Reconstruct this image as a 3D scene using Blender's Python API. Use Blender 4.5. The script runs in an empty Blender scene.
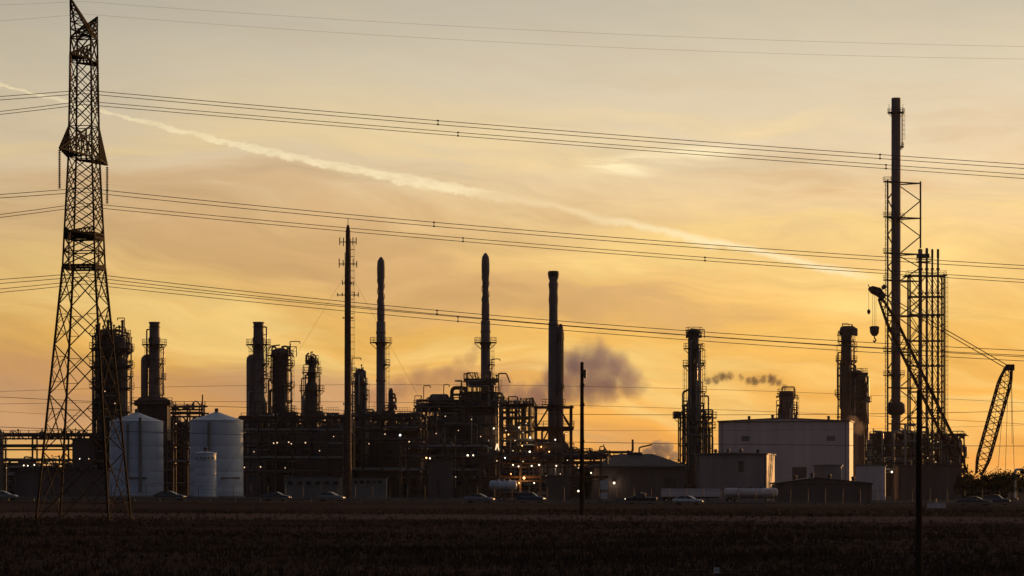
import bpy, math, random
from mathutils import Vector, Matrix
R = math.radians
rnd = random.Random(11)
sc = bpy.context.scene
C = sc.collection

# ------------------------------------------------------------------ camera
F = 2844.44          # focal length in pixels (100 mm on 36 mm, 1024 px wide)
H = 4.0              # eye height above the field
HZ = 482.0           # image row of the horizon
cam = bpy.data.cameras.new('camera'); camo = bpy.data.objects.new('camera', cam); C.objects.link(camo)
cam.lens = 100; cam.sensor_width = 36; cam.clip_start = 1; cam.clip_end = 30000
cam.shift_y = (HZ - 288) / 1024
camo.location = (0, 0, H); camo.rotation_euler = (R(90), 0, 0)
sc.camera = camo

# ------------------------------------------------------------------ world, sun, exposure
SUN_AZ = R(40)       # to the right of the view direction (+Y)
SUN_EL = R(4.5)
sund = Vector((math.sin(SUN_AZ) * math.cos(SUN_EL), math.cos(SUN_AZ) * math.cos(SUN_EL), math.sin(SUN_EL)))
sl = bpy.data.lights.new('sun', 'SUN'); sl.energy = 3.4; sl.angle = R(0.6); sl.color = (1.0, 0.5, 0.17)
so = bpy.data.objects.new('sun', sl); C.objects.link(so)
so.rotation_euler = (-sund).to_track_quat('-Z', 'Y').to_euler()
sc.view_settings.view_transform = 'Standard'; sc.view_settings.look = 'None'
sc.view_settings.exposure = 0; sc.view_settings.gamma = 1; sc.view_settings.use_curve_mapping = False
sc.cycles.use_denoising = True
sc.cycles.volume_bounces = 3; sc.cycles.max_bounces = 6; sc.cycles.volume_step_rate = 1.0
sc.cycles.sample_clamp_indirect = 4

def s2l(c):
    return tuple(((v / 255) / 12.92 if v / 255 <= .04045 else ((v / 255 + .055) / 1.055) ** 2.4) for v in c)

W = bpy.data.worlds.new('World'); sc.world = W; W.use_nodes = True
nt = W.node_tree; nt.nodes.clear()
class NG:
    """tiny helper to write node maths"""
    def __init__(s, nt): s.nt = nt
    def n(s, t, **k):
        x = s.nt.nodes.new(t)
        for a, b in k.items(): setattr(x, a, b)
        return x
    def put(s, sock, v):
        if isinstance(v, (int, float)): sock.default_value = v
        elif isinstance(v, tuple): sock.default_value = v if len(v) == len(sock.default_value) else v + (1,)
        else: s.nt.links.new(v, sock)
    def m(s, op, a, b=0.0, c=None, clamp=False):
        x = s.n('ShaderNodeMath', operation=op, use_clamp=clamp)
        s.put(x.inputs[0], a); s.put(x.inputs[1], b)
        if c is not None: s.put(x.inputs[2], c)
        return x.outputs[0]
    def ss(s, v, a, b):
        x = s.n('ShaderNodeMapRange', interpolation_type='SMOOTHSTEP')
        s.put(x.inputs[0], v); x.inputs[1].default_value = a; x.inputs[2].default_value = b
        return x.outputs[0]
    def mix(s, f, a, b, mode='MIX'):
        x = s.n('ShaderNodeMix', data_type='RGBA', blend_type=mode)
        s.put(x.inputs[0], f); s.put(x.inputs[6], a); s.put(x.inputs[7], b)
        return x.outputs[2]
    def noise(s, vec, scale, det=4, rough=.55, dist=0.0):
        x = s.n('ShaderNodeTexNoise'); x.inputs['Scale'].default_value = scale; x.inputs['Detail'].default_value = det
        x.inputs['Roughness'].default_value = rough; x.inputs['Distortion'].default_value = dist
        s.nt.links.new(vec, x.inputs['Vector']); return x.outputs[0]
    def comb(s, x, y, z=0.0):
        c = s.n('ShaderNodeCombineXYZ'); s.put(c.inputs[0], x); s.put(c.inputs[1], y); s.put(c.inputs[2], z); return c.outputs[0]
    def ramp(s, v, stops):
        x = s.n('ShaderNodeValToRGB'); e = x.color_ramp.elements
        while len(e) < len(stops): e.new(.5)
        for q, (p, c) in zip(e, stops): q.position = p; q.color = tuple(c) + (1,)
        s.put(x.inputs[0], v); return x.outputs[0]
g = NG(nt)
tc = g.n('ShaderNodeTexCoord')
sx = g.n('ShaderNodeSeparateXYZ'); nt.links.new(tc.outputs['Generated'], sx.inputs[0])
X, Y, Z = sx.outputs
el = g.m('ARCSINE', Z); az = g.m('ARCTAN2', X, Y)      # azimuth from +Y, elevation (radians)
U = g.m('MULTIPLY', az, 2.844); V = g.m('MULTIPLY', el, 2.844)   # handy angular units
sky = g.n('ShaderNodeTexSky', sky_type='NISHITA', sun_disc=False, sun_elevation=SUN_EL, sun_rotation=SUN_AZ,
          air_density=1.4, dust_density=4.0, ozone_density=1.2)
nish = g.mix(1.0, sky.outputs[0], (.012, .012, .012), 'MULTIPLY')
# high thin overcast lit from behind by the low sun, colour by elevation
eln = g.m('MULTIPLY', el, 1 / 1.6, clamp=True)
def ep(py): return max(0, (HZ - py) / F) / 1.6
lit = g.ramp(eln, [(ep(482), s2l((240, 162, 78))), (ep(420), s2l((240, 172, 80))), (ep(340), s2l((240, 185, 94))),
                   (ep(250), s2l((234, 194, 128))), (ep(150), s2l((225, 204, 170))), (ep(70), s2l((210, 197, 172))), (ep(5), s2l((190, 181, 163))),
                   (.2, s2l((158, 154, 146))), (.45, s2l((84, 88, 95))), (1, s2l((62, 67, 77)))])
away = g.ramp(eln, [(0, s2l((54, 52, 58))), (.12, s2l((60, 60, 72))), (.4, s2l((60, 64, 80))), (1, s2l((58, 63, 78)))])
dv = g.n('ShaderNodeVectorMath', operation='DOT_PRODUCT'); nt.links.new(tc.outputs['Generated'], dv.inputs[0]); dv.inputs[1].default_value = sund
toward = g.ss(dv.outputs['Value'], .06, .93)
cld = g.mix(toward, away, lit)
# stretched cirrus streaks, golden where thin and mauve-grey where thick
warp = g.noise(g.comb(g.m('MULTIPLY', U, 3.0), g.m('MULTIPLY', V, 6.0), 2.0), 1.0, 3)
Vw = g.m('ADD', V, g.m('MULTIPLY', g.m('SUBTRACT', warp, .5), .12))
Vt = g.m('ADD', Vw, g.m('MULTIPLY', U, .1))
st1 = g.noise(g.comb(g.m('MULTIPLY', U, 2.2), g.m('MULTIPLY', Vt, 13.0), 4.3), 1.0, 6, .56, .3)
st2 = g.noise(g.comb(g.m('MULTIPLY', U, 5.5), g.m('MULTIPLY', Vt, 34.0), 9.1), 1.0, 5, .6, .5)
low = g.m('SUBTRACT', 1.0, g.ss(el, .085, .15))                       # streaks live in the lower sky
hi = g.m('MULTIPLY', g.ss(st1, .47, .66), g.m('MULTIPLY_ADD', low, .85, .1))
dk = g.m('MULTIPLY', g.ss(st1, .5, .33), g.m('MULTIPLY_ADD', low, .75, .2))
fine = g.m('MULTIPLY_ADD', g.m('MULTIPLY', g.m('SUBTRACT', st2, .5), g.m('MULTIPLY_ADD', low, .42, .12)), 1.0, 1.0)
cld = g.mix(g.m('MULTIPLY', hi, .68), cld, g.mix(toward, (.03, .03, .036), s2l((255, 219, 138))))
cld = g.mix(g.m('MULTIPLY', dk, .66), cld, g.mix(toward, (.022, .022, .028), s2l((204, 160, 112))))
# mauve stratus bank low down on the left
bank = g.m('MULTIPLY', g.ss(g.m('ADD', Vw, g.m('MULTIPLY', st2, .02)), .045, .075), g.m('SUBTRACT', 1.0, g.ss(g.m('ADD', Vw, g.m('MULTIPLY', st2, .03)), .115, .135)))
bank = g.m('MULTIPLY', bank, g.m('MULTIPLY', g.m('SUBTRACT', 1.0, g.ss(U, -.12, .1)), g.ss(st1, .3, .6)))
cld = g.mix(g.m('MULTIPLY', bank, .75), cld, g.mix(toward, (.022, .022, .028), s2l((200, 148, 110))))
cld = g.mix(1.0, cld, g.comb(fine, fine, fine), 'MULTIPLY')
# contrail: a long widening, breaking line high in the sky
def px2u(px): return (math.atan((px - 512) / F)) * 2.844
def py2v(py, px=512):
    v = Vector(((px - 512) / F, 1, (HZ - py) / F)).normalized(); return math.asin(v.z) * 2.844
u0, v0 = px2u(0), py2v(84, 0); u1, v1 = px2u(500), py2v(197, 500)
tt = g.m('DIVIDE', g.m('SUBTRACT', U, u0), u1 - u0)
jit = g.noise(g.comb(g.m('MULTIPLY', U, 16.0), g.m('MULTIPLY', V, 16.0), 1.0), 1.0, 5, .65)
jit2 = g.noise(g.comb(g.m('MULTIPLY', U, 46.0), g.m('MULTIPLY', V, 90.0), 5.0), 1.0, 5, .7)
line = g.m('ADD', v0, g.m('MULTIPLY', tt, v1 - v0))
line = g.m('ADD', line, g.m('MULTIPLY', g.m('SINE', g.m('MULTIPLY', tt, 3.1416)), -.0055))
off = g.m('ABSOLUTE', g.m('ADD', g.m('SUBTRACT', V, line), g.m('MULTIPLY', g.m('SUBTRACT', jit2, .5), .012)))
wid = g.m('MULTIPLY_ADD', g.m('MULTIPLY', tt, 1.0, clamp=True), .0048, .0016)
wid = g.m('MULTIPLY', wid, g.m('MULTIPLY_ADD', jit, 1.9, .15))
core = g.m('MULTIPLY', g.m('SUBTRACT', 1.0, g.ss(g.m('DIVIDE', off, wid), .45, 1.1)), g.m('MULTIPLY_ADD', g.ss(jit2, .3, .65), .6, .4))
rng = g.m('MULTIPLY', g.ss(tt, -.4, -.1), g.m('SUBTRACT', 1.0, g.ss(tt, .9, 1.06)))
cA = g.m('MULTIPLY', core, rng)
# its faint continuation to the lower right
line2 = g.m('ADD', py2v(190, 480), g.m('MULTIPLY', g.m('SUBTRACT', U, px2u(480)), (py2v(276, 870) - py2v(190, 480)) / (px2u(870) - px2u(480))))
off2 = g.m('ABSOLUTE', g.m('ADD', g.m('SUBTRACT', V, line2), g.m('MULTIPLY', g.m('SUBTRACT', jit, .5), .02)))
core2 = g.m('SUBTRACT', 1.0, g.ss(g.m('DIVIDE', off2, g.m('MULTIPLY_ADD', jit, .012, .0)), .0, 1.0))
rng2 = g.m('MULTIPLY', g.m('MULTIPLY_ADD', g.ss(U, px2u(480), px2u(720)), .75, g.m('MULTIPLY', g.ss(U, px2u(470), px2u(510)), .25)), g.m('SUBTRACT', 1.0, g.ss(U, px2u(840), px2u(890))))
cB = g.m('MULTIPLY', g.m('MULTIPLY', core2, rng2), .7)
# a small feathered wisp
def blob(px, py, rx, ry, tilt):
    du = g.m('SUBTRACT', U, px2u(px)); dvv = g.m('SUBTRACT', V, py2v(py))
    dvv = g.m('ADD', dvv, g.m('MULTIPLY', du, tilt))
    q = g.m('ADD', g.m('POWER', g.m('ABSOLUTE', g.m('DIVIDE', du, rx)), 2.0), g.m('POWER', g.m('ABSOLUTE', g.m('DIVIDE', dvv, ry)), 2.0))
    return g.m('SUBTRACT', 1.0, g.ss(q, .0, 1.0))
wn = g.ss(g.noise(g.comb(g.m('MULTIPLY', g.m('ADD', U, g.m('MULTIPLY', V, 2)), 9.0), g.m('MULTIPLY', V, 55.0), 3.0), 1.0, 5, .6, .6), .3, .65)
wisp = g.m('ADD', blob(660, 160, .1, .013, -.1), g.m('MULTIPLY', blob(615, 168, .05, .009, .16), .8))
cC = g.m('MULTIPLY', g.m('MULTIPLY', wisp, wn), 1.0, clamp=True)
tr = g.m('MAXIMUM', g.m('MAXIMUM', g.m('MULTIPLY', cA, .85), cB), cC)
cld = g.mix(tr, cld, g.mix(toward, (.035, .035, .035), s2l((255, 236, 190))))
fin = g.mix(1.0, g.mix(1.0, cld, (1.07, 1.07, 1.07), 'MULTIPLY'), nish, 'ADD')
bgn = g.n('ShaderNodeBackground'); bgn.inputs[1].default_value = 1.0; nt.links.new(fin, bgn.inputs[0])
wo = g.n('ShaderNodeOutputWorld'); nt.links.new(bgn.outputs[0], wo.inputs[0])

# ------------------------------------------------------------------ materials
MATS = {}
def mat(name, col, rough=.6, metal=0.0, var=.25, scale=1.5, bump=.0, streak=False, spec=.3):
    m = bpy.data.materials.new(name); m.use_nodes = True
    n = m.node_tree; b = n.nodes['Principled BSDF']; q = NG(n)
    b.inputs['Roughness'].default_value = rough; b.inputs['Metallic'].default_value = metal
    b.inputs['Specular IOR Level'].default_value = spec
    t = q.n('ShaderNodeTexCoord')
    src = t.outputs['Object']
    if streak:
        mp = q.n('ShaderNodeMapping'); mp.inputs['Scale'].default_value = (1, 1, .08); n.links.new(src, mp.inputs[0]); src = mp.outputs[0]
    ns = q.noise(src, scale, 6, .62)
    c2 = tuple(v * (1 - var) for v in col); c1 = tuple(min(1, v * (1 + var)) for v in col)
    cr = q.ramp(ns, [(.3, c2), (.7, c1)])
    n.links.new(cr, b.inputs['Base Color'])
    if bump:
        bp = q.n('ShaderNodeBump'); bp.inputs['Strength'].default_value = bump; bp.inputs['Distance'].default_value = .1
        n.links.new(ns, bp.inputs['Height']); n.links.new(bp.outputs[0], b.inputs['Normal'])
    MATS[name] = m; return m
mat('steel', (.11, .08, .07), .65, .0, .35, 1.2)
mat('steel_rust', (.13, .07, .045), .75, .0, .4, 1.5)
mat('galv', (.16, .15, .14), .55, .3, .25, 1.0)
mat('stackskin', (.22, .17, .155), .7, 0, .35, .5, streak=True)
mat('vessel', (.13, .105, .095), .6, 0, .35, .6, streak=True)
mat('insul', (.34, .32, .30), .38, .55, .2, .8, streak=True)
mat('pipe', (.13, .115, .105), .45, .3, .35, .7)
mat('tankwhite', (.52, .56, .62), .45, 0, .07, .35, streak=True)
mat('tankgrime', (.22, .21, .2), .6, 0, .2, .6)
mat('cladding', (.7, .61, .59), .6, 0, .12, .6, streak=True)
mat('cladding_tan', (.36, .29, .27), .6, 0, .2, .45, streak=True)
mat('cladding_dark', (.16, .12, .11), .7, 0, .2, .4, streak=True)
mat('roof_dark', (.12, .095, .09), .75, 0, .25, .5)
mat('concrete', (.28, .26, .24), .85, 0, .2, .6, .2)
mat('wire', (.10, .085, .07), .5, .3, .1, .2)
mat('insulator', (.20, .11, .07), .3, 0, .2, 1)
mat('wood', (.05, .034, .024), .95, 0, .35, 2.0, streak=True, spec=0)
mat('asphalt', (.05, .048, .047), .95, 0, .25, .4, spec=0)
mat('bark', (.05, .038, .03), .95, 0, .3, 2, spec=0)
mat('leaf', (.04, .042, .02), .9, 0, .4, .6, spec=0)
mat('soil', (.10, .075, .055), .95, 0, .3, .5, .3)
mat('rubber', (.02, .02, .02), .85, 0, .2, 4)
mat('glass', (.02, .022, .025), .08, 0, .05, 1, spec=.6)
mat('chrome', (.5, .5, .5), .2, .9, .1, 1)
mat('paint_black', (.018, .018, .02), .18, .0, .1, .5, spec=.6)
mat('paint_white', (.62, .62, .62), .25, 0, .05, .5, spec=.5)
mat('paint_grey', (.2, .2, .21), .25, .2, .1, .5, spec=.5)
mat('paint_blue', (.05, .06, .09), .22, .1, .1, .5, spec=.5)
mat('paint_red', (.16, .03, .025), .3, 0, .1, .5, spec=.5)
mat('sign_white', (.6, .6, .58), .5, 0, .1, 1)
mat('crane_paint', (.08, .032, .022), .75, 0, .3, 1.0)
def emit(name, col, st):
    m = bpy.data.materials.new(name); m.use_nodes = True; n = m.node_tree; n.nodes.clear()
    e = n.nodes.new('ShaderNodeEmission'); e.inputs[0].default_value = col + (1,); e.inputs[1].default_value = st
    o = n.nodes.new('ShaderNodeOutputMaterial'); n.links.new(e.outputs[0], o.inputs[0]); MATS[name] = m
emit('lamp_white', (1.0, .8, .55), 3.6)
emit('lamp_sodium', (1.0, .5, .16), 4.5)
emit('lamp_cool', (.85, .95, 1.0), 5.0)
emit('lamp_red', (1.0, .2, .1), 4.0)
emit('lamp_dim', (1.0, .7, .4), 1.3)
emit('flame', (1.0, .72, .22), .95)

# ------------------------------------------------------------------ mesh helpers
class MB:
    def __init__(s): s.v = []; s.f = []; s.sm = []
    def add(s, vs, fs, smooth=False):
        o = len(s.v); s.v += [tuple(v) for v in vs]; s.f += [tuple(i + o for i in f) for f in fs]; s.sm += [smooth] * len(fs); return s
    def box(s, c, size, rz=0.0):
        hx, hy, hz = size[0] / 2, size[1] / 2, size[2] / 2; ca, sa = math.cos(rz), math.sin(rz); vs = []
        for dz in (-hz, hz):
            for dx, dy in ((-hx, -hy), (hx, -hy), (hx, hy), (-hx, hy)):
                vs.append((c[0] + dx * ca - dy * sa, c[1] + dx * sa + dy * ca, c[2] + dz))
        return s.add(vs, [(3, 2, 1, 0), (4, 5, 6, 7), (0, 1, 5, 4), (1, 2, 6, 5), (2, 3, 7, 6), (3, 0, 4, 7)])
    def b2(s, a, b):
        return s.box(((a[0] + b[0]) / 2, (a[1] + b[1]) / 2, (a[2] + b[2]) / 2), (abs(b[0] - a[0]), abs(b[1] - a[1]), abs(b[2] - a[2])))
    def path(s, pts, r, n=8, cap=True, taper=None):
        pts = [Vector(p) for p in pts]; k = len(pts); vs = []; fs = []
        ref = None
        for i, p in enumerate(pts):
            d = (pts[min(i + 1, k - 1)] - pts[max(i - 1, 0)]).normalized()
            if ref is None:
                ref = Vector((0, 0, 1)) if abs(d.z) < .9 else Vector((1, 0, 0))
            a = d.cross(ref)
            if a.length < 1e-4: a = d.cross(Vector((0, 1, 0)))
            a.normalize(); b = d.cross(a).normalized(); ref = b if abs(b.dot(ref)) < .2 else ref
            ref = a.cross(d)
            rr = r if taper is None else taper[i]
            if 0 < i < k - 1:
                d1 = (p - pts[i - 1]).normalized(); d2 = (pts[i + 1] - p).normalized()
                rr = rr / max(.5, math.cos(d1.angle(d2, 0) / 2)) if taper is None else rr
            for j in range(n):
                t = 2 * math.pi * (j + .5) / n; vs.append(p + (a * math.cos(t) + b * math.sin(t)) * rr)
        for i in range(k - 1):
            for j in range(n):
                fs.append((i * n + j, i * n + (j + 1) % n, (i + 1) * n + (j + 1) % n, (i + 1) * n + j))
        s.add(vs, fs, n > 5)
        if cap:
            s.add(vs[:n], [tuple(range(n - 1, -1, -1))]); s.add(vs[-n:], [tuple(range(n))])
        return s
    def beam(s, p, q, w): return s.path([p, q], w * .7071, 4)
    def lathe(s, prof, n=24, c=(0, 0), smooth=True):
        vs = []; fs = []
        for z, r in prof:
            for j in range(n):
                t = 2 * math.pi * j / n; vs.append((c[0] + r * math.cos(t), c[1] + r * math.sin(t), z))
        k = len(prof); up = prof[-1][0] >= prof[0][0]
        for i in range(k - 1):
            for j in range(n):
                q = (i * n + j, i * n + (j + 1) % n, (i + 1) * n + (j + 1) % n, (i + 1) * n + j)
                fs.append(q if up else q[::-1])
        s.add(vs, fs, smooth)
        s.add(vs[:n], [tuple(range(n - 1, -1, -1)) if up else tuple(range(n))]); s.add(vs[-n:], [tuple(range(n)) if up else tuple(range(n - 1, -1, -1))])
        return s
    def prism(s, outline, y0, y1):
        """outline in x,z swept along y"""
        n = len(outline); vs = [(x, y0, z) for x, z in outline] + [(x, y1, z) for x, z in outline]
        area = sum(outline[i][0] * outline[(i + 1) % n][1] - outline[(i + 1) % n][0] * outline[i][1] for i in range(n))
        f = [tuple(range(n)), tuple(range(2 * n - 1, n - 1, -1))] + [(i, i + n, (i + 1) % n + n, (i + 1) % n) for i in range(n)]
        if area < 0: f = [q[::-1] for q in f]
        return s.add(vs, f)
    def mesh(s, name, m):
        me = bpy.data.meshes.new(name); me.from_pydata(s.v, [], s.f)
        me.polygons.foreach_set('use_smooth', s.sm); me.materials.append(MATS[m]); me.update(); return me
    def build(s, name, m, parent=None, loc=None):
        o = bpy.data.objects.new(name, s.mesh(name, m)); C.objects.link(o)
        if parent is not None: o.parent = parent
        if loc is not None: o.location = loc
        return o
UNIT = {}
def unit(kind, m):
    if (kind, m) not in UNIT:
        b = MB()
        if kind == 'bar': b.box((0, 0, .5), (1, 1, 1))
        else: b.path([(0, 0, 0), (0, 0, 1)], .5, 8)
        UNIT[kind, m] = b.mesh(kind, m)
    return UNIT[kind, m]
def strut(parent, name, p, q, w, m='steel', kind='bar', w2=None):
    p, q = Vector(p), Vector(q); d = q - p
    o = bpy.data.objects.new(name, unit(kind, m)); C.objects.link(o); o.parent = parent
    o.matrix_local = Matrix.Translation(p) @ d.to_track_quat('Z', 'Y').to_matrix().to_4x4() @ Matrix.Diagonal((w, w2 or w, d.length, 1))
    return o
def copy_tree(o, parent=None):
    c = o.copy(); C.objects.link(c)
    if parent is not None: c.parent = parent
    for ch in list(o.children): copy_tree(ch, c)
    return c
def sstep(a, b, x):
    t = max(0, min(1, (x - a) / (b - a))); return t * t * (3 - 2 * t)
def gz(x, y):
    """height of the terrain: flat field, a low bank that carries road and plant, higher to the left"""
    return sstep(385, 432, y) * (.15 + .85 * (1 - sstep(-70, 60, x)))
def P(px, py, d): return Vector(((px - 512) / F * d, d, H + (HZ - py) / F * d))
def tag(o, label, cat, group=None, kind=None):
    if label: o['label'] = label
    if cat: o['category'] = cat
    if group: o['group'] = group
    if kind: o['kind'] = kind
    return o
class T:
    """a thing: an Empty at its base, with pixel -> local metre helpers at its own distance"""
    def __init__(s, name, label, cat, px, d, group=None, rz=0.0, dz=0.0):
        s.d = d; s.s = F / d; s.px = px
        x = (px - 512) / F * d; s.g = gz(x, d) + dz
        s.o = bpy.data.objects.new(name, None); C.objects.link(s.o); s.o.location = (x, d, s.g); s.o.rotation_euler.z = rz
        s.o.empty_display_size = 1
        tag(s.o, label, cat, group)
    def x(s, px): return (px - s.px) / s.s
    def z(s, py): return max(0.0, H + (HZ - py) / s.s - s.g)
    def l(s, n): return n / s.s

# ------------------------------------------------------------------ part builders
def arc(r, a0, a1, z, c=(0, 0), step=12):
    n = max(2, int(abs(a1 - a0) / step) + 1)
    return [(c[0] + r * math.cos(R(a0 + (a1 - a0) * i / n)), c[1] + r * math.sin(R(a0 + (a1 - a0) * i / n)), z) for i in range(n + 1)]
def platform(par, z, r0, r1, a0=0, a1=360, c=(0, 0), knee=True, m='steel'):
    full = abs(a1 - a0) >= 359
    b = MB(); pi, po = arc(r0 + .02, a0, a1, z, c), arc(r1, a0, a1, z, c); n = len(pi)
    vs = pi + po + [(x, y, z + .16) for x, y, _ in pi] + [(x, y, z + .16) for x, y, _ in po]
    fs = []
    for i in range(n - 1):
        fs += [(i, i + 1, n + i + 1, n + i), (2 * n + i, 3 * n + i, 3 * n + i + 1, 2 * n + i + 1), (n + i, n + i + 1, 3 * n + i + 1, 3 * n + i), (i, 2 * n + i, 2 * n + i + 1, i + 1)]
    if not full: fs += [(0, n, 3 * n, 2 * n), (n - 1, 3 * n - 1, 4 * n - 1, 2 * n - 1)]
    b.add(vs, fs); pl = b.build('platform', m, par)
    rl = MB(); rr = r1 - .06
    for h in (.62, 1.2): rl.path(arc(rr, a0, a1, z + h, c), .05, 4, not full)
    k = max(3, int(math.radians(abs(a1 - a0)) * rr / 1.3))
    for i in range(k + (0 if full else 1)):
        t = R(a0 + (a1 - a0) * i / k); x, y = c[0] + rr * math.cos(t), c[1] + rr * math.sin(t)
        rl.path([(x, y, z + .16), (x, y, z + 1.2)], .05, 4)
    rl.build('railing', m, pl)
    if knee:
        kb = MB(); kk = max(2, int(abs(a1 - a0) / 60)); dr = r1 - r0
        for i in range(kk + (0 if full else 1)):
            t = R(a0 + (a1 - a0) * i / kk)
            ca, sa = math.cos(t), math.sin(t)
            kb.beam((c[0] + (r0 - .05) * ca, c[1] + (r0 - .05) * sa, z - dr * .95), (c[0] + r1 * .97 * ca, c[1] + r1 * .97 * sa, z - .02), .14)
        kb.build('bracket', m, pl)
    return pl
def box_platform(par, x0, x1, y0, y1, z, m='steel', rail=True, name='deck'):
    pl = MB().b2((x0, y0, z - .12), (x1, y1, z + .12)).build(name, m, par)
    if rail:
        rl = MB()
        for h in (.7, 1.25):
            for p, q in (((x0, y0), (x1, y0)), ((x1, y0), (x1, y1)), ((x1, y1), (x0, y1)), ((x0, y1), (x0, y0))):
                rl.path([(p[0], p[1], z + h), (q[0], q[1], z + h)], .05, 4)
        n = max(1, int((x1 - x0) / 1.8))
        for i in range(n + 1):
            for y in (y0, y1):
                x = x0 + (x1 - x0) * i / n; rl.path([(x, y, z + .12), (x, y, z + 1.25)], .05, 4)
        rl.build('railing', m, pl)
    return pl
def ladder(par, x, y, z0, z1, ang=270, m='steel'):
    b = MB(); t = R(ang); nx, ny = math.cos(t), math.sin(t); tx, ty = -ny, nx
    for sgn in (-.24, .24): b.path([(x + tx * sgn, y + ty * sgn, z0), (x + tx * sgn, y + ty * sgn, z1)], .045, 4)
    z = z0 + .4
    while z < z1:
        b.path([(x + tx * .24, y + ty * .24, z), (x - tx * .24, y - ty * .24, z)], .03, 3); z += .6
    z = z0 + 2.4
    while z < z1:
        hp = [(x + tx * .36 * math.cos(q) + nx * (.72 * math.sin(q)), y + ty * .36 * math.cos(q) + ny * (.72 * math.sin(q)), z) for q in [math.pi * i / 6 for i in range(7)]]
        b.path(hp, .035, 3); z += 1.3
    for q in (.6, 1.57, 2.5):
        xx, yy = x + tx * .36 * math.cos(q) + nx * .72 * math.sin(q), y + ty * .36 * math.cos(q) + ny * .72 * math.sin(q)
        b.path([(xx, yy, min(z1, z0 + 2.4)), (xx, yy, z1)], .03, 3)
    return b.build('caged_ladder', m, par)
def pipe(par, pts, r, m='pipe', name='pipe', n=8):
    """pipe run with rounded elbows"""
    pts = [Vector(p) for p in pts]; out = [pts[0]]
    for i in range(1, len(pts) - 1):
        a, b, c = pts[i - 1], pts[i], pts[i + 1]; e = min(2.2 * r, (a - b).length * .45, (c - b).length * .45)
        p0, p1 = b + (a - b).normalized() * e, b + (c - b).normalized() * e
        for k in range(4):
            t = k / 3; out.append(p0 * (1 - t) ** 2 + b * 2 * t * (1 - t) + p1 * t * t)
    out.append(pts[-1])
    return MB().path(out, r, n).build(name, m, par)
def lamp(t, px, py, dy=0.0, m='lamp_white', r=.2, light=0.0):
    """small floodlight: bracket, hood and glowing lens"""
    x, z = t.x(px), t.z(py); r *= .8
    b = MB().beam((x, dy + .1, z - .5), (x, dy + .1, z + .25), .08).box((x, dy + .02, z + .3), (.5, .5, .1))
    lp = b.build('floodlight', 'steel', t.o)
    n = 10; lens = MB().lathe([(z - r, r * .3), (z - r * .5, r * .85), (z, r), (z + r * .5, r * .85), (z + r * .9, r * .4)], n, (x, dy - .18))
    lens.build('lens', m, lp)
    if light:
        ll = bpy.data.lights.new('glow', 'POINT'); ll.energy = light; ll.shadow_soft_size = .3
        ll.color = {'lamp_white': (1, .8, .55), 'lamp_sodium': (1, .45, .12), 'lamp_cool': (.85, .95, 1), 'lamp_dim': (1, .6, .3), 'lamp_red': (1, .2, .1)}[m]
        lo = bpy.data.objects.new('glow', ll); C.objects.link(lo); lo.parent = lp; lo.location = (x, dy - .8, z - .2)
    return lp
def frame(t, x0, x1, y0, y1, levels, nx=2, ny=1, w=.35, m='steel', brace='X', decks=(), rails=True):
    """open steel frame: every column, beam and brace its own piece"""
    xs = [x0 + (x1 - x0) * i / nx for i in range(nx + 1)]; ys = [y0 + (y1 - y0) * i / ny for i in range(ny + 1)]
    for x in xs:
        for y in ys: strut(t.o, 'column', (x, y, 0), (x, y, levels[-1]), w, m)
    for k, z in enumerate(levels):
        for y in ys: strut(t.o, 'beam', (x0 - w, y, z - w * .6), (x1 + w, y, z - w * .6), w * .8, m)
        for x in xs: strut(t.o, 'beam', (x, y0, z - w * .6), (x, y1, z - w * .6), w * .7, m)
        if k in decks: box_platform(t.o, x0 - .6, x1 + .6, y0 - .6, y1 + .6, z + .14, m, rails)
    zs = [0] + list(levels)
    for k in range(len(zs) - 1):
        for i in range(nx):
            a, b = xs[i], xs[i + 1]; z0, z1 = zs[k], zs[k + 1] - w * .6
            if brace == 'X' or (brace == 'alt' and (i + k) % 2 == 0):
                strut(t.o, 'brace', (a, y0 - w * .1, z0), (b, y0 - w * .1, z1), w * .5, m); strut(t.o, 'brace', (b, y0 + w * .6, z0), (a, y0 + w * .6, z1), w * .5, m)
            elif brace == 'K':
                mid = (a + b) / 2; strut(t.o, 'brace', (a, y0, z0), (mid, y0, z1), w * .5, m); strut(t.o, 'brace', (b, y0, z0), (mid, y0, z1), w * .5, m)
def drum(t, x0, x1, y, z, r, m='vessel', name='drum'):
    """horizontal vessel with dished ends on two saddles"""
    L = x1 - x0; prof = []
    for i in range(5): a = math.pi / 2 * i / 4; prof.append((-L / 2 + r * .5 * (1 - math.sin(a)), max(.05, r * math.sin(a)) if i else .05))
    prof = [(-L / 2, .05), (-L / 2 + r * .1, r * .5), (-L / 2 + r * .3, r * .85), (-L / 2 + r * .55, r), (L / 2 - r * .55, r), (L / 2 - r * .3, r * .85), (L / 2 - r * .1, r * .5), (L / 2, .05)]
    b = MB().lathe(prof, 16); b.v = [((x0 + x1) / 2 + vz, y + vy, z + vx) for vx, vy, vz in b.v]; b.f = [f[::-1] for f in b.f]
    o = b.build(name, m, t.o)
    sd = MB()
    for q in (.25, .75): sd.box((x0 + L * q, y, z - r * 1.05), (.35, r * 1.3, r * .9))
    sd.build('saddle', 'concrete', o)
    return o
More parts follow.
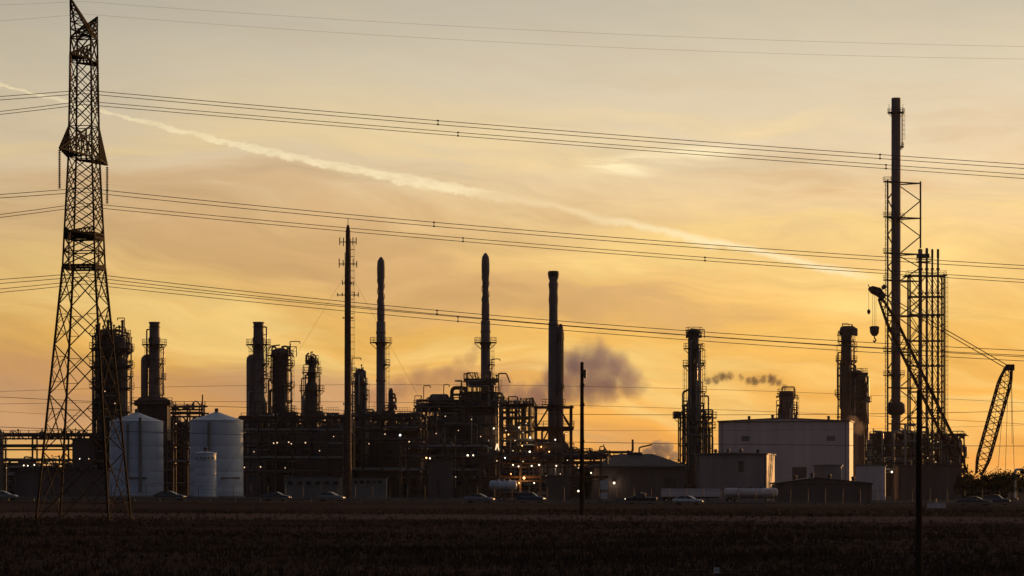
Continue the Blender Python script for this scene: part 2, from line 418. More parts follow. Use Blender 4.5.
def tangle(t, x0, x1, y0, y1, z0, z1, n, seed, rr=(.1, .32), mats=('pipe', 'pipe', 'steel', 'insul', 'vessel')):
    """n pipe runs with right-angle bends inside a box"""
    q = random.Random(seed)
    for _ in range(n):
        r = q.uniform(*rr); p = [q.uniform(x0, x1), q.uniform(y0, y1), q.uniform(z0, z1)]; pts = [tuple(p)]; ax = q.choice((0, 0, 2))
        for k in range(q.randint(2, 4)):
            lo, hi = ((x0, x1), (y0, y1), (z0, z1))[ax]
            nv = q.uniform(lo, hi)
            if abs(nv - p[ax]) < r * 6: nv = lo if p[ax] > (lo + hi) / 2 else hi
            p[ax] = nv; pts.append(tuple(p)); ax = q.choice([a for a in (0, 1, 2, 2, 0) if a != ax])
        pipe(t.o, pts, r, q.choice(mats))
def davit(par, x, y, z, h, reach, m='steel'):
    return pipe(par, [(x, y, z), (x, y, z + h), (x + reach, y, z + h), (x + reach, y, z + h - .5)], .1, m, 'davit', 6)
def shell(t, prof, m='vessel', name='shell', cx=None, cy=0.0, n=24):
    """vertical vessel from (row, half width in px) pairs, top first"""
    cxm = 0 if cx is None else t.x(cx)
    pr = [(t.z(py), max(.03, hw / t.s)) for py, hw in prof][::-1]
    return MB().lathe(pr, n, (cxm, cy)).build(name, m, t.o)

# ================================================================== SETTING
def ground_mat():
    m = bpy.data.materials.new('field'); m.use_nodes = True; n = m.node_tree; q = NG(n); b = n.nodes['Principled BSDF']
    b.inputs['Roughness'].default_value = .95; b.inputs['Specular IOR Level'].default_value = .1
    t = q.n('ShaderNodeTexCoord'); s = q.n('ShaderNodeSeparateXYZ'); n.links.new(t.outputs['Object'], s.inputs[0])
    x, y = s.outputs[0], s.outputs[1]
    big = q.noise(q.comb(q.m('MULTIPLY', x, .018), q.m('MULTIPLY', y, .03)), 1.0, 5, .6)
    sm = q.noise(t.outputs['Object'], .9, 6, .65)
    c = q.ramp(q.m('ADD', q.m('MULTIPLY', big, .6), q.m('MULTIPLY', sm, .4)), [(.34, (.03, .028, .023)), (.5, (.06, .044, .038)), (.66, (.095, .066, .056))])
    # worn strip of bare, dry soil running across the field, nearer on the right
    yc = q.m('ADD', q.m('ADD', y, q.m('MULTIPLY', x, .42)), q.m('MULTIPLY', q.m('SUBTRACT', big, .5), 40.0))
    strip = q.m('MULTIPLY', q.ss(yc, 288, 304), q.m('SUBTRACT', 1.0, q.ss(yc, 338, 356)))
    c = q.mix(q.m('MULTIPLY', strip, .8), c, q.mix(sm, (.1, .075, .068), (.15, .112, .104)))
    yard = q.ss(y, 480, 500)
    c = q.mix(yard, c, q.mix(sm, (.05, .045, .04), (.11, .1, .09)))
    n.links.new(c, b.inputs['Base Color'])
    bp = q.n('ShaderNodeBump'); bp.inputs['Strength'].default_value = .25; bp.inputs['Distance'].default_value = .2
    n.links.new(sm, bp.inputs['Height'])
    df = q.n('ShaderNodeBsdfDiffuse'); n.links.new(c, df.inputs[0]); n.links.new(bp.outputs[0], df.inputs['Normal']); n.links.new(df.outputs[0], n.nodes['Material Output'].inputs[0])
    MATS['field'] = m
ground_mat()
xs = [-9000, -3000, -1000, -500] + list(range(-300, 301, 12)) + [500, 1000, 3000, 9000]
ys = [-400, -100, 0, 40, 80] + list(range(100, 520, 8)) + [540, 600, 700, 900, 1500, 3000, 6000, 14000]
gb = MB(); qg = random.Random(3)
gv = [(x, y, gz(x, y) + (qg.uniform(-.05, .05) if 100 < y < 380 and abs(x) < 300 else 0)) for y in ys for x in xs]
nxg = len(xs)
gb.add(gv, [(j * nxg + i, j * nxg + i + 1, (j + 1) * nxg + i + 1, (j + 1) * nxg + i) for j in range(len(ys) - 1) for i in range(nxg - 1)], True)
tag(gb.build('ground', 'field'), None, None, kind='structure')
# two-lane road on the bank, following the terrain
def strip(name, y0, y1, dz, m, x0=-320, x1=320, step=8):
    b = MB(); n = int((x1 - x0) / step) + 1
    vs = [(x0 + i * step, y, gz(x0 + i * step, y) + dz) for y in (y0, y1) for i in range(n)]
    b.add(vs, [(i, i + 1, n + i + 1, n + i) for i in range(n - 1)], True); return b.build(name, m)
tag(strip('road', 456, 474, .02, 'asphalt'), None, None, kind='structure')
for yy in (457.2, 464.9, 472.6):
    tag(strip('road_marking', yy, yy + .16, .026, 'sign_white'), None, None, kind='structure')

# rough grass of the field: thousands of blades as one mass
def grass():
    q = random.Random(8); vs = []; fs = []
    def tuft(x, y, h, k):
        for _ in range(k):
            a = q.uniform(0, 6.283); w = q.uniform(.01, .03) * (1 + y / 160); hh = h * q.uniform(.5, 1.15); lx, ly = q.uniform(-.3, .3) * hh, q.uniform(-.3, .3) * hh
            bx, by = x + q.uniform(-.15, .15), y + q.uniform(-.15, .15); o = len(vs); z = gz(bx, by) - .08
            dx, dy = math.cos(a) * w, math.sin(a) * w
            vs.extend([(bx - dx, by - dy, z), (bx + dx, by + dy, z), (bx + lx, by + ly, z + hh)]); fs.append((o, o + 1, o + 2))
    for _ in range(52000):
        y = 104 * (400 / 104) ** (q.random() ** 1.15); x = q.uniform(-.235, .235) * y
        yc = y + .42 * x
        pat = math.sin(x * .11 + 1.3 * math.sin(y * .05)) + math.sin(y * .13 + x * .04)
        if 296 < yc < 345 and q.random() < .8: continue
        if pat < -.6 and q.random() < .4: continue
        tuft(x, y, q.uniform(.15, .42) * (1.35 if pat > .9 else 1), 4)
    b = MB(); b.add(vs, fs); o = b.build('grass', 'leaf'); return o
def grass_mat():
    m = bpy.data.materials.new('dry_grass'); m.use_nodes = True; n = m.node_tree; q = NG(n); b = n.nodes['Principled BSDF']
    b.inputs['Roughness'].default_value = .9; b.inputs['Specular IOR Level'].default_value = .1
    t = q.n('ShaderNodeTexCoord'); s1 = q.noise(t.outputs['Object'], .05, 4); s2 = q.noise(t.outputs['Object'], 2.0, 2)
    n.links.new(q.ramp(q.m('ADD', q.m('MULTIPLY', s1, .7), q.m('MULTIPLY', s2, .3)), [(.35, (.028, .028, .02)), (.55, (.05, .037, .028)), (.7, (.085, .058, .042))]), b.inputs['Base Color'])
    df = q.n('ShaderNodeBsdfDiffuse'); n.links.new(b.inputs['Base Color'].links[0].from_socket, df.inputs[0]); n.links.new(df.outputs[0], n.nodes['Material Output'].inputs[0])
    MATS['dry_grass'] = m
grass_mat()
go = grass(); go.data.materials[0] = MATS['dry_grass']
tag(go, 'rough dry grass covering the dark field in the foreground', 'grass', kind='stuff')

# ================================================================== TRANSMISSION TOWER
def lattice_tower():
    d = 300; t = T('transmission_tower', 'tall lattice steel transmission tower at the left edge with crossarms and insulator strings', 'tower', 84, d, rz=R(-9.5))
    o = t.o; s = t.s; k = math.cos(R(18)) + math.sin(R(18))
    prof = [(520, 47), (267, 21), (237, 19.6), (157, 15.4), (62, 13.6), (38, 13.2)]
    def half(z):
        pts = [(t.z(py), hw / s / k) for py, hw in prof]
        for (z0, h0), (z1, h1) in zip(pts, pts[1:]):
            if z <= z1 + 1e-6: return h0 + (h1 - h0) * (z - z0) / (z1 - z0)
        return pts[-1][1]
    zt = t.z(38)
    zk = [0, t.z(267), t.z(237), t.z(157), t.z(62), zt]
    for sx_, sy_ in ((-1, -1), (1, -1), (1, 1), (-1, 1)):
        b = MB()
        for a, c in zip(zk, zk[1:]):
            wd = .2 if a < zk[1] else .16
            b.beam((sx_ * half(a), sy_ * half(a), a), (sx_ * half(c), sy_ * half(c), c), wd)
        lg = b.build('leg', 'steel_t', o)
        MB().lathe([(-.6, .45), (.12, .4)], 10, (sx_ * half(0), sy_ * half(0))).build('footing', 'soil', lg)
    F4 = [((-1, -1), (1, -1)), ((1, -1), (1, 1)), ((1, 1), (-1, 1)), ((-1, 1), (-1, -1))]
    def c3(cn, z): h = half(z); return Vector((cn[0] * h, cn[1] * h, z))
    sec = MB()
    def panel(z0, z1, w, horiz=True, redundant=False):
        for a, b_ in F4:
            p0, p1, q0, q1 = c3(a, z0), c3(b_, z0), c3(a, z1), c3(b_, z1)
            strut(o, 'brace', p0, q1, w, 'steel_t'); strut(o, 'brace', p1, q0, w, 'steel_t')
            if horiz: strut(o, 'horizontal', q0, q1, w, 'steel_t')
            if redundant:
                m_ = (p0 + q1) / 2 * .5 + (p1 + q0) / 2 * .5
                h_ = c3(a, (z0 + z1) / 2), c3(b_, (z0 + z1) / 2)
                for u, v in ((p0, q1), (p1, q0)):
                    pass
                for cc, e in ((a, h_[0]), (b_, h_[1])):
                    lo = c3(cc, z0 + (z1 - z0) * .25); hi = c3(cc, z0 + (z1 - z0) * .75)
                    sec.beam(e, (p0 * .75 + q1 * .25) if cc == a else (p1 * .75 + q0 * .25), w * .6)
                    sec.beam(e, (q0 * .75 + p1 * .25) if cc == a else (q1 * .75 + p0 * .25), w * .6)
                    sec.beam(lo, (p0 * .75 + q1 * .25) if cc == a else (p1 * .75 + q0 * .25), w * .6)
                    sec.beam(hi, (q0 * .75 + p1 * .25) if cc == a else (q1 * .75 + p0 * .25), w * .6)
    rows = [520, 452, 395, 345, 305, 267]
    for a, b_ in zip(rows, rows[1:]): panel(t.z(a), t.z(b_), .1, b_ == 267, True)
    panel(t.z(267), t.z(252), .11); panel(t.z(252), t.z(237), .11)
    for top_, bot_, n in ((157, 232, 4), (127, 157, 2), (62, 127, 3)):
        st = (bot_ - top_) / n
        for i in range(n): panel(t.z(bot_ - i * st), t.z(bot_ - (i + 1) * st), .085, i == n - 1)
        for i in range(n - 1): panel(t.z(bot_ - (i + .5) * st), t.z(bot_ - (i + 1.5) * st), .075, False)
    panel(t.z(62), t.z(38), .12)
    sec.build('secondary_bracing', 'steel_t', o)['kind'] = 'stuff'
    # heavy belts
    def belt(py, hgt):
        b = MB(); z = t.z(py)
        for a, c in F4:
            b.beam(c3(a, z), c3(c, z), .2); b.beam(c3(a, z - hgt), c3(c, z - hgt), .2)
            p, q = c3(a, z), c3(c, z)
            for i in range(7):
                u, v = i / 7, (i + 1) / 7
                b.beam(p.lerp(q, u) - Vector((0, 0, hgt if i % 2 else 0)), p.lerp(q, v) - Vector((0, 0, 0 if i % 2 else hgt)), .08)
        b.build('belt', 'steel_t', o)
    belt(234, .5); belt(266, .3)
    # crossarms reach out along local y (towards and away from the camera)
    def arm(py_bot, py_top, L, insul):
        zb, zt_ = t.z(py_bot), t.z(py_top)
        for sg in (-1, 1):
            b = MB(); tip = Vector((0, sg * L, zb + .15)); hb, ht = half(zb), half(zt_)
            B = [Vector((x * hb, sg * hb, zb)) for x in (-1, 1)]; U_ = [Vector((x * ht, sg * ht, zt_)) for x in (-1, 1)]
            for p in B: b.beam(p, tip, .19)
            for p in U_: b.beam(p, tip, .15)
            for i in range(1, 6):
                u = i / 6; v = (i - 1) / 6
                P0, P1, Q0, Q1 = B[0].lerp(tip, u), B[1].lerp(tip, u), U_[0].lerp(tip, u), U_[1].lerp(tip, u)
                for a, c in ((P0, P1), (P0, Q0), (P1, Q1), (B[0].lerp(tip, v), P1), (U_[0].lerp(tip, v), P0), (U_[1].lerp(tip, v), P1)): b.beam(a, c, .1)
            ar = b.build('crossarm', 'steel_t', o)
            iz = tip.z - .2; pr = [(iz, .05)]
            nd = 22; L2 = insul / nd
            for i in range(nd): pr += [(iz - L2 * (i + .2), .05), (iz - L2 * (i + .45), .17), (iz - L2 * (i + .7), .16), (iz - L2 * (i + .85), .05)]
            pr.append((iz - insul, .06))
            MB().lathe(pr, 8, (tip.x, tip.y)).build('insulator_string', 'insulator', ar)
    arm(61, 46, 4.6, 3.9); arm(158, 127, 8.0, 4.0); arm(236, 228, 5.0, 4.0)
    # two earth-wire peaks, leaning out over the near and the far side
    for sg, pz in ((-1, 1.5), (1, 8)):
        b = MB(); zt_ = t.z(38); hh = half(zt_); tip = Vector((0, sg * 4.6, t.z(5 if sg < 0 else 10)))
        base = [Vector((x * hh, y * hh, zt_)) for x in (-1, 1) for y in (-1, 1)]
        for p in base: b.beam(p, tip, .15)
        for i in range(1, 5):
            u = i / 5; ring = [p.lerp(tip, u) for p in (base[0], base[1], base[3], base[2])]
            for a, c in zip(ring, ring[1:] + ring[:1]): b.beam(a, c, .09)
            prev = [p.lerp(tip, (i - 1) / 5) for p in (base[0], base[1], base[3], base[2])]
            for j in range(4): b.beam(prev[j], ring[(j + 1) % 4], .09)
        b.build('earthwire_peak', 'steel_t', o)
    return t
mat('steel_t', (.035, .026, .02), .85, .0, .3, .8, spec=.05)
lattice_tower()

# ------------------------------------------------------------------ overhead conductors
def wire(name, label, group, ctrl, dfun, r, spacer=None, x0=-420, x1=1460, cat='power line'):
    """ctrl: (px, py) rows of one span; a parabola through three points on each side of a support"""
    def quad(p, x):
        (xa, ya), (xb, yb), (xc, yc) = p
        return ya * (x - xb) * (x - xc) / ((xa - xb) * (xa - xc)) + yb * (x - xa) * (x - xc) / ((xb - xa) * (xb - xc)) + yc * (x - xa) * (x - xb) / ((xc - xa) * (xc - xb))
    pts = []
    for seg, a, b in ctrl:
        n = max(2, int((b - a) / 45))
        for i in range(n + 1):
            px = a + (b - a) * i / n
            if pts and i == 0: continue
            pts.append(P(px, quad(seg, px), dfun(px)))
    base = pts[0].copy(); b = MB(); b.path([p - base for p in pts], r, 5)
    o = b.build(name, 'wire', None, base); return tag(o, label, cat, group)
SUP = 84
def hv(lab, group, yl0, ysup, y2, yr, d0, slope=.055, xs=SUP, r=.034, mid=560):
    # left of the tower: rises to it; right: long sag
    left = ((0, yl0), (xs, ysup), (-400, yl0 + (yl0 - ysup) / xs * 400 * .62))
    right = ((xs, ysup), (mid, y2), (1024, yr))
    wire('power_line', lab, group, [(left, -420, xs), (right, xs, 1460)], lambda px: d0 - (px - xs) / F * d0 * slope, r)
HVG = 'conductors of the transmission line'
sets = [('upper', [(96.5, 90, 130.5, 164.5), (100, 93.5, 134.5, 168.5), (111.5, 101, 140.5, 174.5), (114.5, 104.5, 144, 178.5)]),
        ('middle', [(194.5, 188, 233, 265.5), (198, 192, 237, 269), (214.5, 203, 246, 279.5), (217.5, 206.5, 249.5, 282.5)]),
        ('lower', [(279.5, 273, 321, 350.5), (283.5, 276.5, 325, 355.5), (289, 280.5, 325.5, 357), (292.5, 284, 330, 361)])]
pos4 = ['topmost', 'second from the top', 'third from the top', 'lowest']
for nm, rows in sets:
    for i, (a, b, c, e) in enumerate(rows):
        dd = 292.5 if i < 2 else 307.5
        hv('%s of four dark wires in the %s set crossing from the lattice tower' % (pos4[i].replace('second from the top', 'second').replace('third from the top', 'third'), nm), HVG, a, b, c, e, dd)
hv('thin earth wire from the tower peak, uppermost line across the sky', 'earth wires', 5, 1.5, 31.5, 46.5, 295.5, r=.009)
hv('thin earth wire, second line below the top of the sky', 'earth wires', 21, 14, 45, 59, 304.5, r=.009)
# bundle spacers
def spacer(px, ya, yb, d):
    a, b = P(px, ya, d), P(px, yb, d)
    q = MB().beam((0, 0, 0), b - a, .07).box((0, 0, 0), (.2, .14, .14)).box(tuple(b - a), (.2, .14, .14))
    return q, a
def ysp(rows, x, sup=SUP, mid=560):
    a, b, c, e = rows
    return b * (x - mid) * (x - 1024) / ((sup - mid) * (sup - 1024)) + c * (x - sup) * (x - 1024) / ((mid - sup) * (mid - 1024)) + e * (x - sup) * (x - mid) / ((1024 - sup) * (1024 - mid))
for (si, ii, pxs) in ((0, 0, (438, 880)), (0, 2, (458, 886)), (1, 0, (434,)), (1, 2, (463, 705)), (2, 0, (437,)), (2, 2, (458,))):
    for px in pxs:
        r0, r1 = sets[si][1][ii], sets[si][1][ii + 1]
        dd = (292.5 if ii < 2 else 307.5); dd = dd - (px - SUP) / F * dd * .055
        q, a = spacer(px, ysp(r0, px), ysp(r1, px), dd)
        o = q.build('conductor_spacer', 'steel_t', None, a)
        tag(o, 'small spacer clamp joining the %s %s wires, %s' % (('near', 'far')[ii // 2], sets[si][0], 'right, by the flare stack' if px > 800 else ('over the right columns' if px > 600 else 'between the two slim stacks')), 'spacer', 'spacer clamps on the conductors')
# lower distribution wires
def dist(lab, p3, d, r):
    wire('distribution_line', lab, 'distribution wires', [(p3, -420, 1460)], lambda px: d, r, cat='power line')
dist('faint distribution wire crossing the sky below the stack platforms', ((0, 391.5), (560, 386), (1024, 403)), 347, .02)
dist('dark distribution wire just above the tank roofs', ((0, 397), (250, 407.5), (1024, 411)), 347, .032)
dist('straight wire tied to the wooden pole, second from the bottom', ((0, 404), (582, 405.6), (1024, 424)), 346, .022)
dist('faint hairline wire low across the orange sky', ((0, 411.5), (600, 430.5), (1024, 425)), 352, .016)
dist('lowest dark wire passing in front of the big grey shed', ((0, 427), (600, 442.5), (1024, 446)), 345, .036)

# wooden pole that carries them
def wood_pole(px, py_top, d, r, label, arms=True):
    t = T('utility_pole', label, 'pole', px, d)
    z = t.z(py_top); MB().lathe([(-.6, r * 1.25), (z * .5, r * 1.05), (z, r * .8)], 12).build('pole_shaft', 'wood', t.o)
    if arms:
        for py in (386, 405.6, 442):
            a = MB().b2((-.28, -.06, t.z(py) - .08), (.32, .06, t.z(py) + .06)).build('bracket', 'wood', t.o)
            MB().lathe([(t.z(py) + .06, .05), (t.z(py) + .14, .09), (t.z(py) + .24, .09), (t.z(py) + .3, .04)], 8, (.24, 0)).build('insulator', 'insulator', a)
        pl = MB().lathe([(t.z(374) - .5, .22), (t.z(374) + .5, .22)], 10, (.32, -.2)).build('transformer_can', 'galv', t.o)
    return t
wood_pole(582, 362, 345, .24, 'slim dark wooden pole standing alone right of the framed stack')
wood_pole(919, 390, 113, .115, 'close dark pole in the right foreground, running down out of the picture', False)

# ------------------------------------------------------------------ monopole mast
def mast():
    t = T('radio_mast', 'tall slender monopole mast with short antenna arms left of the first slim stack', 'mast', 348, 520); o = t.o
    zt = t.z(225)
    MB().lathe([(0, .66), (zt * .3, .62), (zt * .62, .55), (zt * .98, .42), (zt, .2)], 12).build('mast_pole', 'steel_rust', o)
    MB().path([(0, 0, zt), (0, 0, zt + 1.2)], .06, 5).build('lightning_rod', 'steel', o)
    for py, w, hh in ((242, 1.5, .9), (264, 1.6, .9), (283, 1.0, .4), (295, 1.9, .5), (318, .9, .2), (404, .8, .3)):
        z = t.z(py)
        ar = MB().b2((-w, -.08, z - .08), (w, .08, z + .08)).b2((-.08, -w * .7, z - .09), (.08, w * .7, z + .07)).build('antenna_arm', 'steel', o)
        for x in (-w, -w * .55, w * .6, w):
            MB().b2((x - .09, -.1, z - hh * rnd.uniform(.4, .9)), (x + .09, .1, z + hh * rnd.uniform(.6, 1.2))).build('antenna', 'galv', ar)
    ladder(o, .5, 0, 3, zt * .95, 0)
    cb = MB().path([(-.6, -.3, 2), (-.52, -.25, zt * .9)], .07, 5); cb.build('feeder_cable', 'rubber', o)
    for ang in (200, 335, 90):
        a = R(ang); MB().path([(math.cos(a) * .5, math.sin(a) * .5, zt * .82), (math.cos(a) * 26, math.sin(a) * 26, .1)], .018, 4).build('guy_wire', 'wire', o)
mast()

# ================================================================== STACKS AND COLUMNS
def dress(t, prof, cx, seed, n=9):
    """downcomers, nozzles and small valves hugging a shell"""
    q = random.Random(seed); X = 0 if cx is None else t.x(cx); pts = sorted(prof); top, bot = pts[1][0] + 4, min(470, pts[-1][0])
    def rad(py):
        for (a, ra), (b, rb) in zip(pts, pts[1:]):
            if a <= py <= b: return (ra + (rb - ra) * (py - a) / max(.01, b - a)) / t.s
        return pts[-1][1] / t.s
    for _ in range(n):
        a = R(q.uniform(175, 365)); ya = q.uniform(top, top + (bot - top) * .55); yb = min(bot, ya + q.uniform(20, 90)); rr = max(rad(ya), rad(yb)) + q.uniform(.3, .9); r = q.uniform(.07, .2)
        c, s_ = math.cos(a), math.sin(a)
        pipe(t.o, [(X + rad(ya) * .9 * c, rad(ya) * .9 * s_, t.z(ya)), (X + rr * c, rr * s_, t.z(ya)), (X + rr * c, rr * s_, t.z(yb)), (X + rad(yb) * .9 * c, rad(yb) * .9 * s_, t.z(yb))], r, q.choice(('pipe', 'steel', 'insul')))
    for _ in range(n):
        a = R(q.choice((q.uniform(170, 215), q.uniform(325, 370)))); py = q.uniform(top, bot); r = rad(py); c, s_ = math.cos(a), math.sin(a); L_ = q.uniform(.4, 1.1)
        MB().path([(X + r * .9 * c, r * .9 * s_, t.z(py)), (X + (r + L_) * c, (r + L_) * s_, t.z(py))], .16, 8).path([(X + (r + L_ * .8) * c, (r + L_ * .8) * s_, t.z(py)), (X + (r + L_) * c, (r + L_) * s_, t.z(py))], .3, 8).build('nozzle', 'pipe', t.o)
    m_ = MB()
    for py in range(int(top), int(bot), 11):
        r = rad(py); m_.lathe([(t.z(py) - .08, r), (t.z(py) - .06, r + .07), (t.z(py) + .06, r + .07), (t.z(py) + .08, r)], 22, (X, 0))
    if m_.v: m_.build('insulation_band', 'steel', t.o)
def strake_profile(top, straight, hw, bulge, hw_low, bottom, crown=True):
    """slim stack with wavy upper third, as (row, half width)"""
    pr = []
    if crown: pr += [(top, .9), (top + 1.5, 2.0), (top + 4, hw * .98)]
    n = 14
    for i in range(n + 1):
        u = i / n; pr.append((top + 7 + (straight - top - 9) * u, hw + bulge * math.sin(u * 2.6 * math.pi + .6)))
    pr += [(straight - 1, hw), (straight, hw_low), (bottom, hw_low * 1.04)]
    return pr
def slim_stack(px, top, straight, label, d, bottom, bplat):
    t = T('chimney_stack', label, 'stack', px, d, 'slim chimney stacks')
    shell(t, strake_profile(top, straight, 3.5, .5, 4.6, bottom), 'stackskin', 'flue', n=20)
    platform(t.o, t.z(bplat), 4.7 / t.s, 11.2 / t.s)
    st = MB()
    for a in range(3):                                     # helical strakes on the top third
        pts = []
        for i in range(40):
            u = i / 39; ang = a * 2.094 + u * 2 * math.pi * 1.6; rr = 3.7 / t.s
            pts.append((rr * math.cos(ang), rr * math.sin(ang), t.z(straight - 4) + (t.z(top + 10) - t.z(straight - 4)) * u))
        st.path(pts, .08, 4)
    st.build('helical_strake', 'stackskin', t.o)
    ladder(t.o, 5.6 / t.s, 0, t.z(bottom) + 1, t.z(bplat), 0)
    platform(t.o, t.z(365), 4.8 / t.s, 9.5 / t.s, -60, 60)
    for py in (straight + 12, straight + 60, straight + 100):
        MB().lathe([(t.z(py), 4.75 / t.s), (t.z(py) + .3, 5.15 / t.s), (t.z(py) + .6, 4.75 / t.s)], 20).build('flange_ring', 'stackskin', t.o)
    return t
slim_stack(381, 257, 322, 'slim dark chimney stack nearest the mast, platform halfway down', 640, 500, 343)
slim_stack(485.5, 253, 321, 'slim dark chimney stack rising from the furnace in the centre', 650, 500, 343)

def framed_stack():
    t = T('chimney_stack', 'thick flat-topped stack standing inside a braced steel frame right of centre', 'stack', 553.5, 600, 'slim chimney stacks'); o = t.o
    pr = [(271, 4.2), (272, 5.2), (278, 5.2), (281, 4.0), (284, 5.0), (292, 4.3), (300, 4.9), (306, 4.4), (322, 4.5), (323, 5.0), (440, 5.6), (500, 6.0)]
    shell(t, pr, 'stackskin', 'flue', n=22)
    shell(t, [(324, 1.0), (327, 2.6), (336, 3.0), (500, 3.2)], 'stackskin', 'side_duct', cx=560.5, cy=-.6, n=14)
    MB().lathe([(t.z(277), 5.2 / t.s), (t.z(274), 5.8 / t.s), (t.z(271.3), 5.3 / t.s)], 20).build('rim', 'steel', o)
    platform(o, t.z(339), 4.9 / t.s, 11 / t.s, -50, 50); platform(o, t.z(390), 5.2 / t.s, 11.5 / t.s, -60, 60); platform(o, t.z(405), 5.6 / t.s, 12 / t.s)
    ladder(o, 7.4 / t.s, -.9, t.z(400), t.z(330), 320)
    x0, x1 = t.x(536), t.x(571)
    lv = [t.z(p) for p in (478, 455, 428, 406)]
    frame(t, x0, x1, -3.6, 3.6, lv, 1, 1, .5, 'steel_rust', 'none', decks=(1, 2))
    for y in (-3.7, 3.7):                                    # knee braces in the open top bays
        for a, b in ((406, 428), (428, 455)):
            strut(o, 'brace', (x0, y, t.z(b)), (x0 + (x1 - x0) * .36, y, t.z(a) - .4), .3, 'steel_rust'); strut(o, 'brace', (x1, y, t.z(b)), (x1 - (x1 - x0) * .36, y, t.z(a) - .4), .3, 'steel_rust')
    tangle(t, x0, x1, -3, 3, 1, t.z(430), 16, 21)
    drum(t, x0 + .4, x1 - .4, -2.2, t.z(448), 1.1)
    for px, py, m, e in ((555, 440, 'lamp_white', 0), (541, 447, 'lamp_sodium', 40), (566, 434, 'lamp_dim', 0), (556, 466, 'lamp_white', 60), (549, 452, 'lamp_sodium', 0), (567, 460, 'lamp_white', 0), (540, 466, 'lamp_white', 0)): lamp(t, px, py, -4.2, m, .17, e)
framed_stack()

def furnace_stack(px, d, label, duct_dx, base):
    """stack with side duct that bends into it, ring platform near the top and flared rim"""
    t = T('furnace_stack', label, 'stack', px, d, 'furnace stacks with side ducts'); o = t.o; tp = 322
    shell(t, [(tp, 5.8), (tp + 1, 5.8), (tp + 2, 5.0), (tp + 15, 5.2), (tp + 18, 6.3), (tp + 22, 5.6), (tp + 75, 5.9), (tp + 82, 8.5), (tp + 100, 8.5), (500, 8.5)], 'stackskin', 'flue', n=22)
    platform(o, t.z(tp + 23), 5.7 / t.s, 12.5 / t.s)
    platform(o, t.z(tp + 57), 5.8 / t.s, 12 / t.s, -70, 60); platform(o, t.z(tp + 42), 5.8 / t.s, 11 / t.s, -40, 60)
    x = duct_dx / t.s
    pipe(o, [(x, 0, t.z(base)), (x, 0, t.z(tp + 36)), (-3.5 / t.s, 0, t.z(tp + 36)), (-3.5 / t.s, 0, t.z(tp + 46))], 3.6 / t.s, 'stackskin', 'flue_duct', 14)
    dress(t, [(tp, 5), (tp + 1, 5.6), (tp + 75, 5.9), (tp + 82, 8.5), (500, 8.5)], None, int(px), 5)
    ladder(o, 6.6 / t.s, 0, t.z(base), t.z(tp + 23), 0); ladder(o, -6.4 / t.s, -.2, t.z(tp + 58), t.z(tp + 23), 180)
    return t
t = furnace_stack(154.5, 615, 'dark flat-topped furnace stack with side duct, behind the gap between the two white tanks', -10, 500)
o = t.o
for k, (a, b, y0, y1) in enumerate(((136, 172, 401, 406), (139, 169, 406, 440))):
    MB().b2((t.x(a), -3.2 + k * .2, t.z(y1)), (t.x(b), 3.2 - k * .2, t.z(y0) - .01 * k)).build('furnace_box', 'steel', o)
MB().prism([(t.x(137), t.z(401)), (t.x(171), t.z(401)), (t.x(165), t.z(397.5)), (t.x(141), t.z(397.5))], -2.2, 2.2).build('breeching', 'stackskin', o)
for px in (140, 150, 160, 168): strut(o, 'column', (t.x(px), -2.6, 0), (t.x(px), -2.6, t.z(406)), .4)
box_platform(o, t.x(134), t.x(174), -4, -3.1, t.z(404))
t2 = furnace_stack(258.5, 625, 'dark flat-topped furnace stack with side duct just right of the second white tank', -8.5, 500)
tangle(t2, t2.x(250), t2.x(270), -3.5, -1.5, 8, t2.z(400), 6, 5, (.1, .2))

def clutter(t, x0, x1, row, n, seed, hmax=11, y0=-3, y1=2):
    """vents, small risers, loops and hand-wheels sticking up along a skyline"""
    q = random.Random(seed)
    for _ in range(n):
        px = q.uniform(x0, x1); y = q.uniform(y0, y1); zb = t.z(row) - .6; h = q.uniform(2, hmax) / t.s * q.random() ** .5 + .6; r = q.uniform(.07, .17); x = t.x(px); k = q.random()
        if k < .35: MB().lathe([(zb, r), (zb + h, r), (zb + h + .05, r * 2), (zb + h + .35, r * 2), (zb + h + .4, r * .6)], 8, (x, y)).build('vent_pipe', q.choice(('pipe', 'steel', 'insul')), t.o)
        elif k < .6: pipe(t.o, [(x, y, zb), (x, y, zb + h), (x + q.uniform(.7, 2.2), y, zb + h), (x + q.uniform(2.2, 2.6), y, zb)], r, q.choice(('pipe', 'steel')), 'loop_pipe', 6)
        elif k < .8:
            w = q.uniform(.6, 1.6); b = MB()
            for sx_ in (-w, w): b.beam((x + sx_, y, zb), (x + sx_, y, zb + h), .16)
            b.beam((x - w, y, zb + h), (x + w, y, zb + h), .16).beam((x - w, y, zb), (x + w, y, zb + h), .1).beam((x - w, y, zb + h * .55), (x + w, y, zb + h * .55), .1); b.build('pipe_support', 'steel', t.o)
        else:
            w = q.uniform(.4, .8); MB().lathe([(zb, w), (zb + h * .6, w), (zb + h * .7, w * .7), (zb + h * .75, .15), (zb + h, .12)], 12, (x, y)).build('small_vessel', 'vessel', t.o)
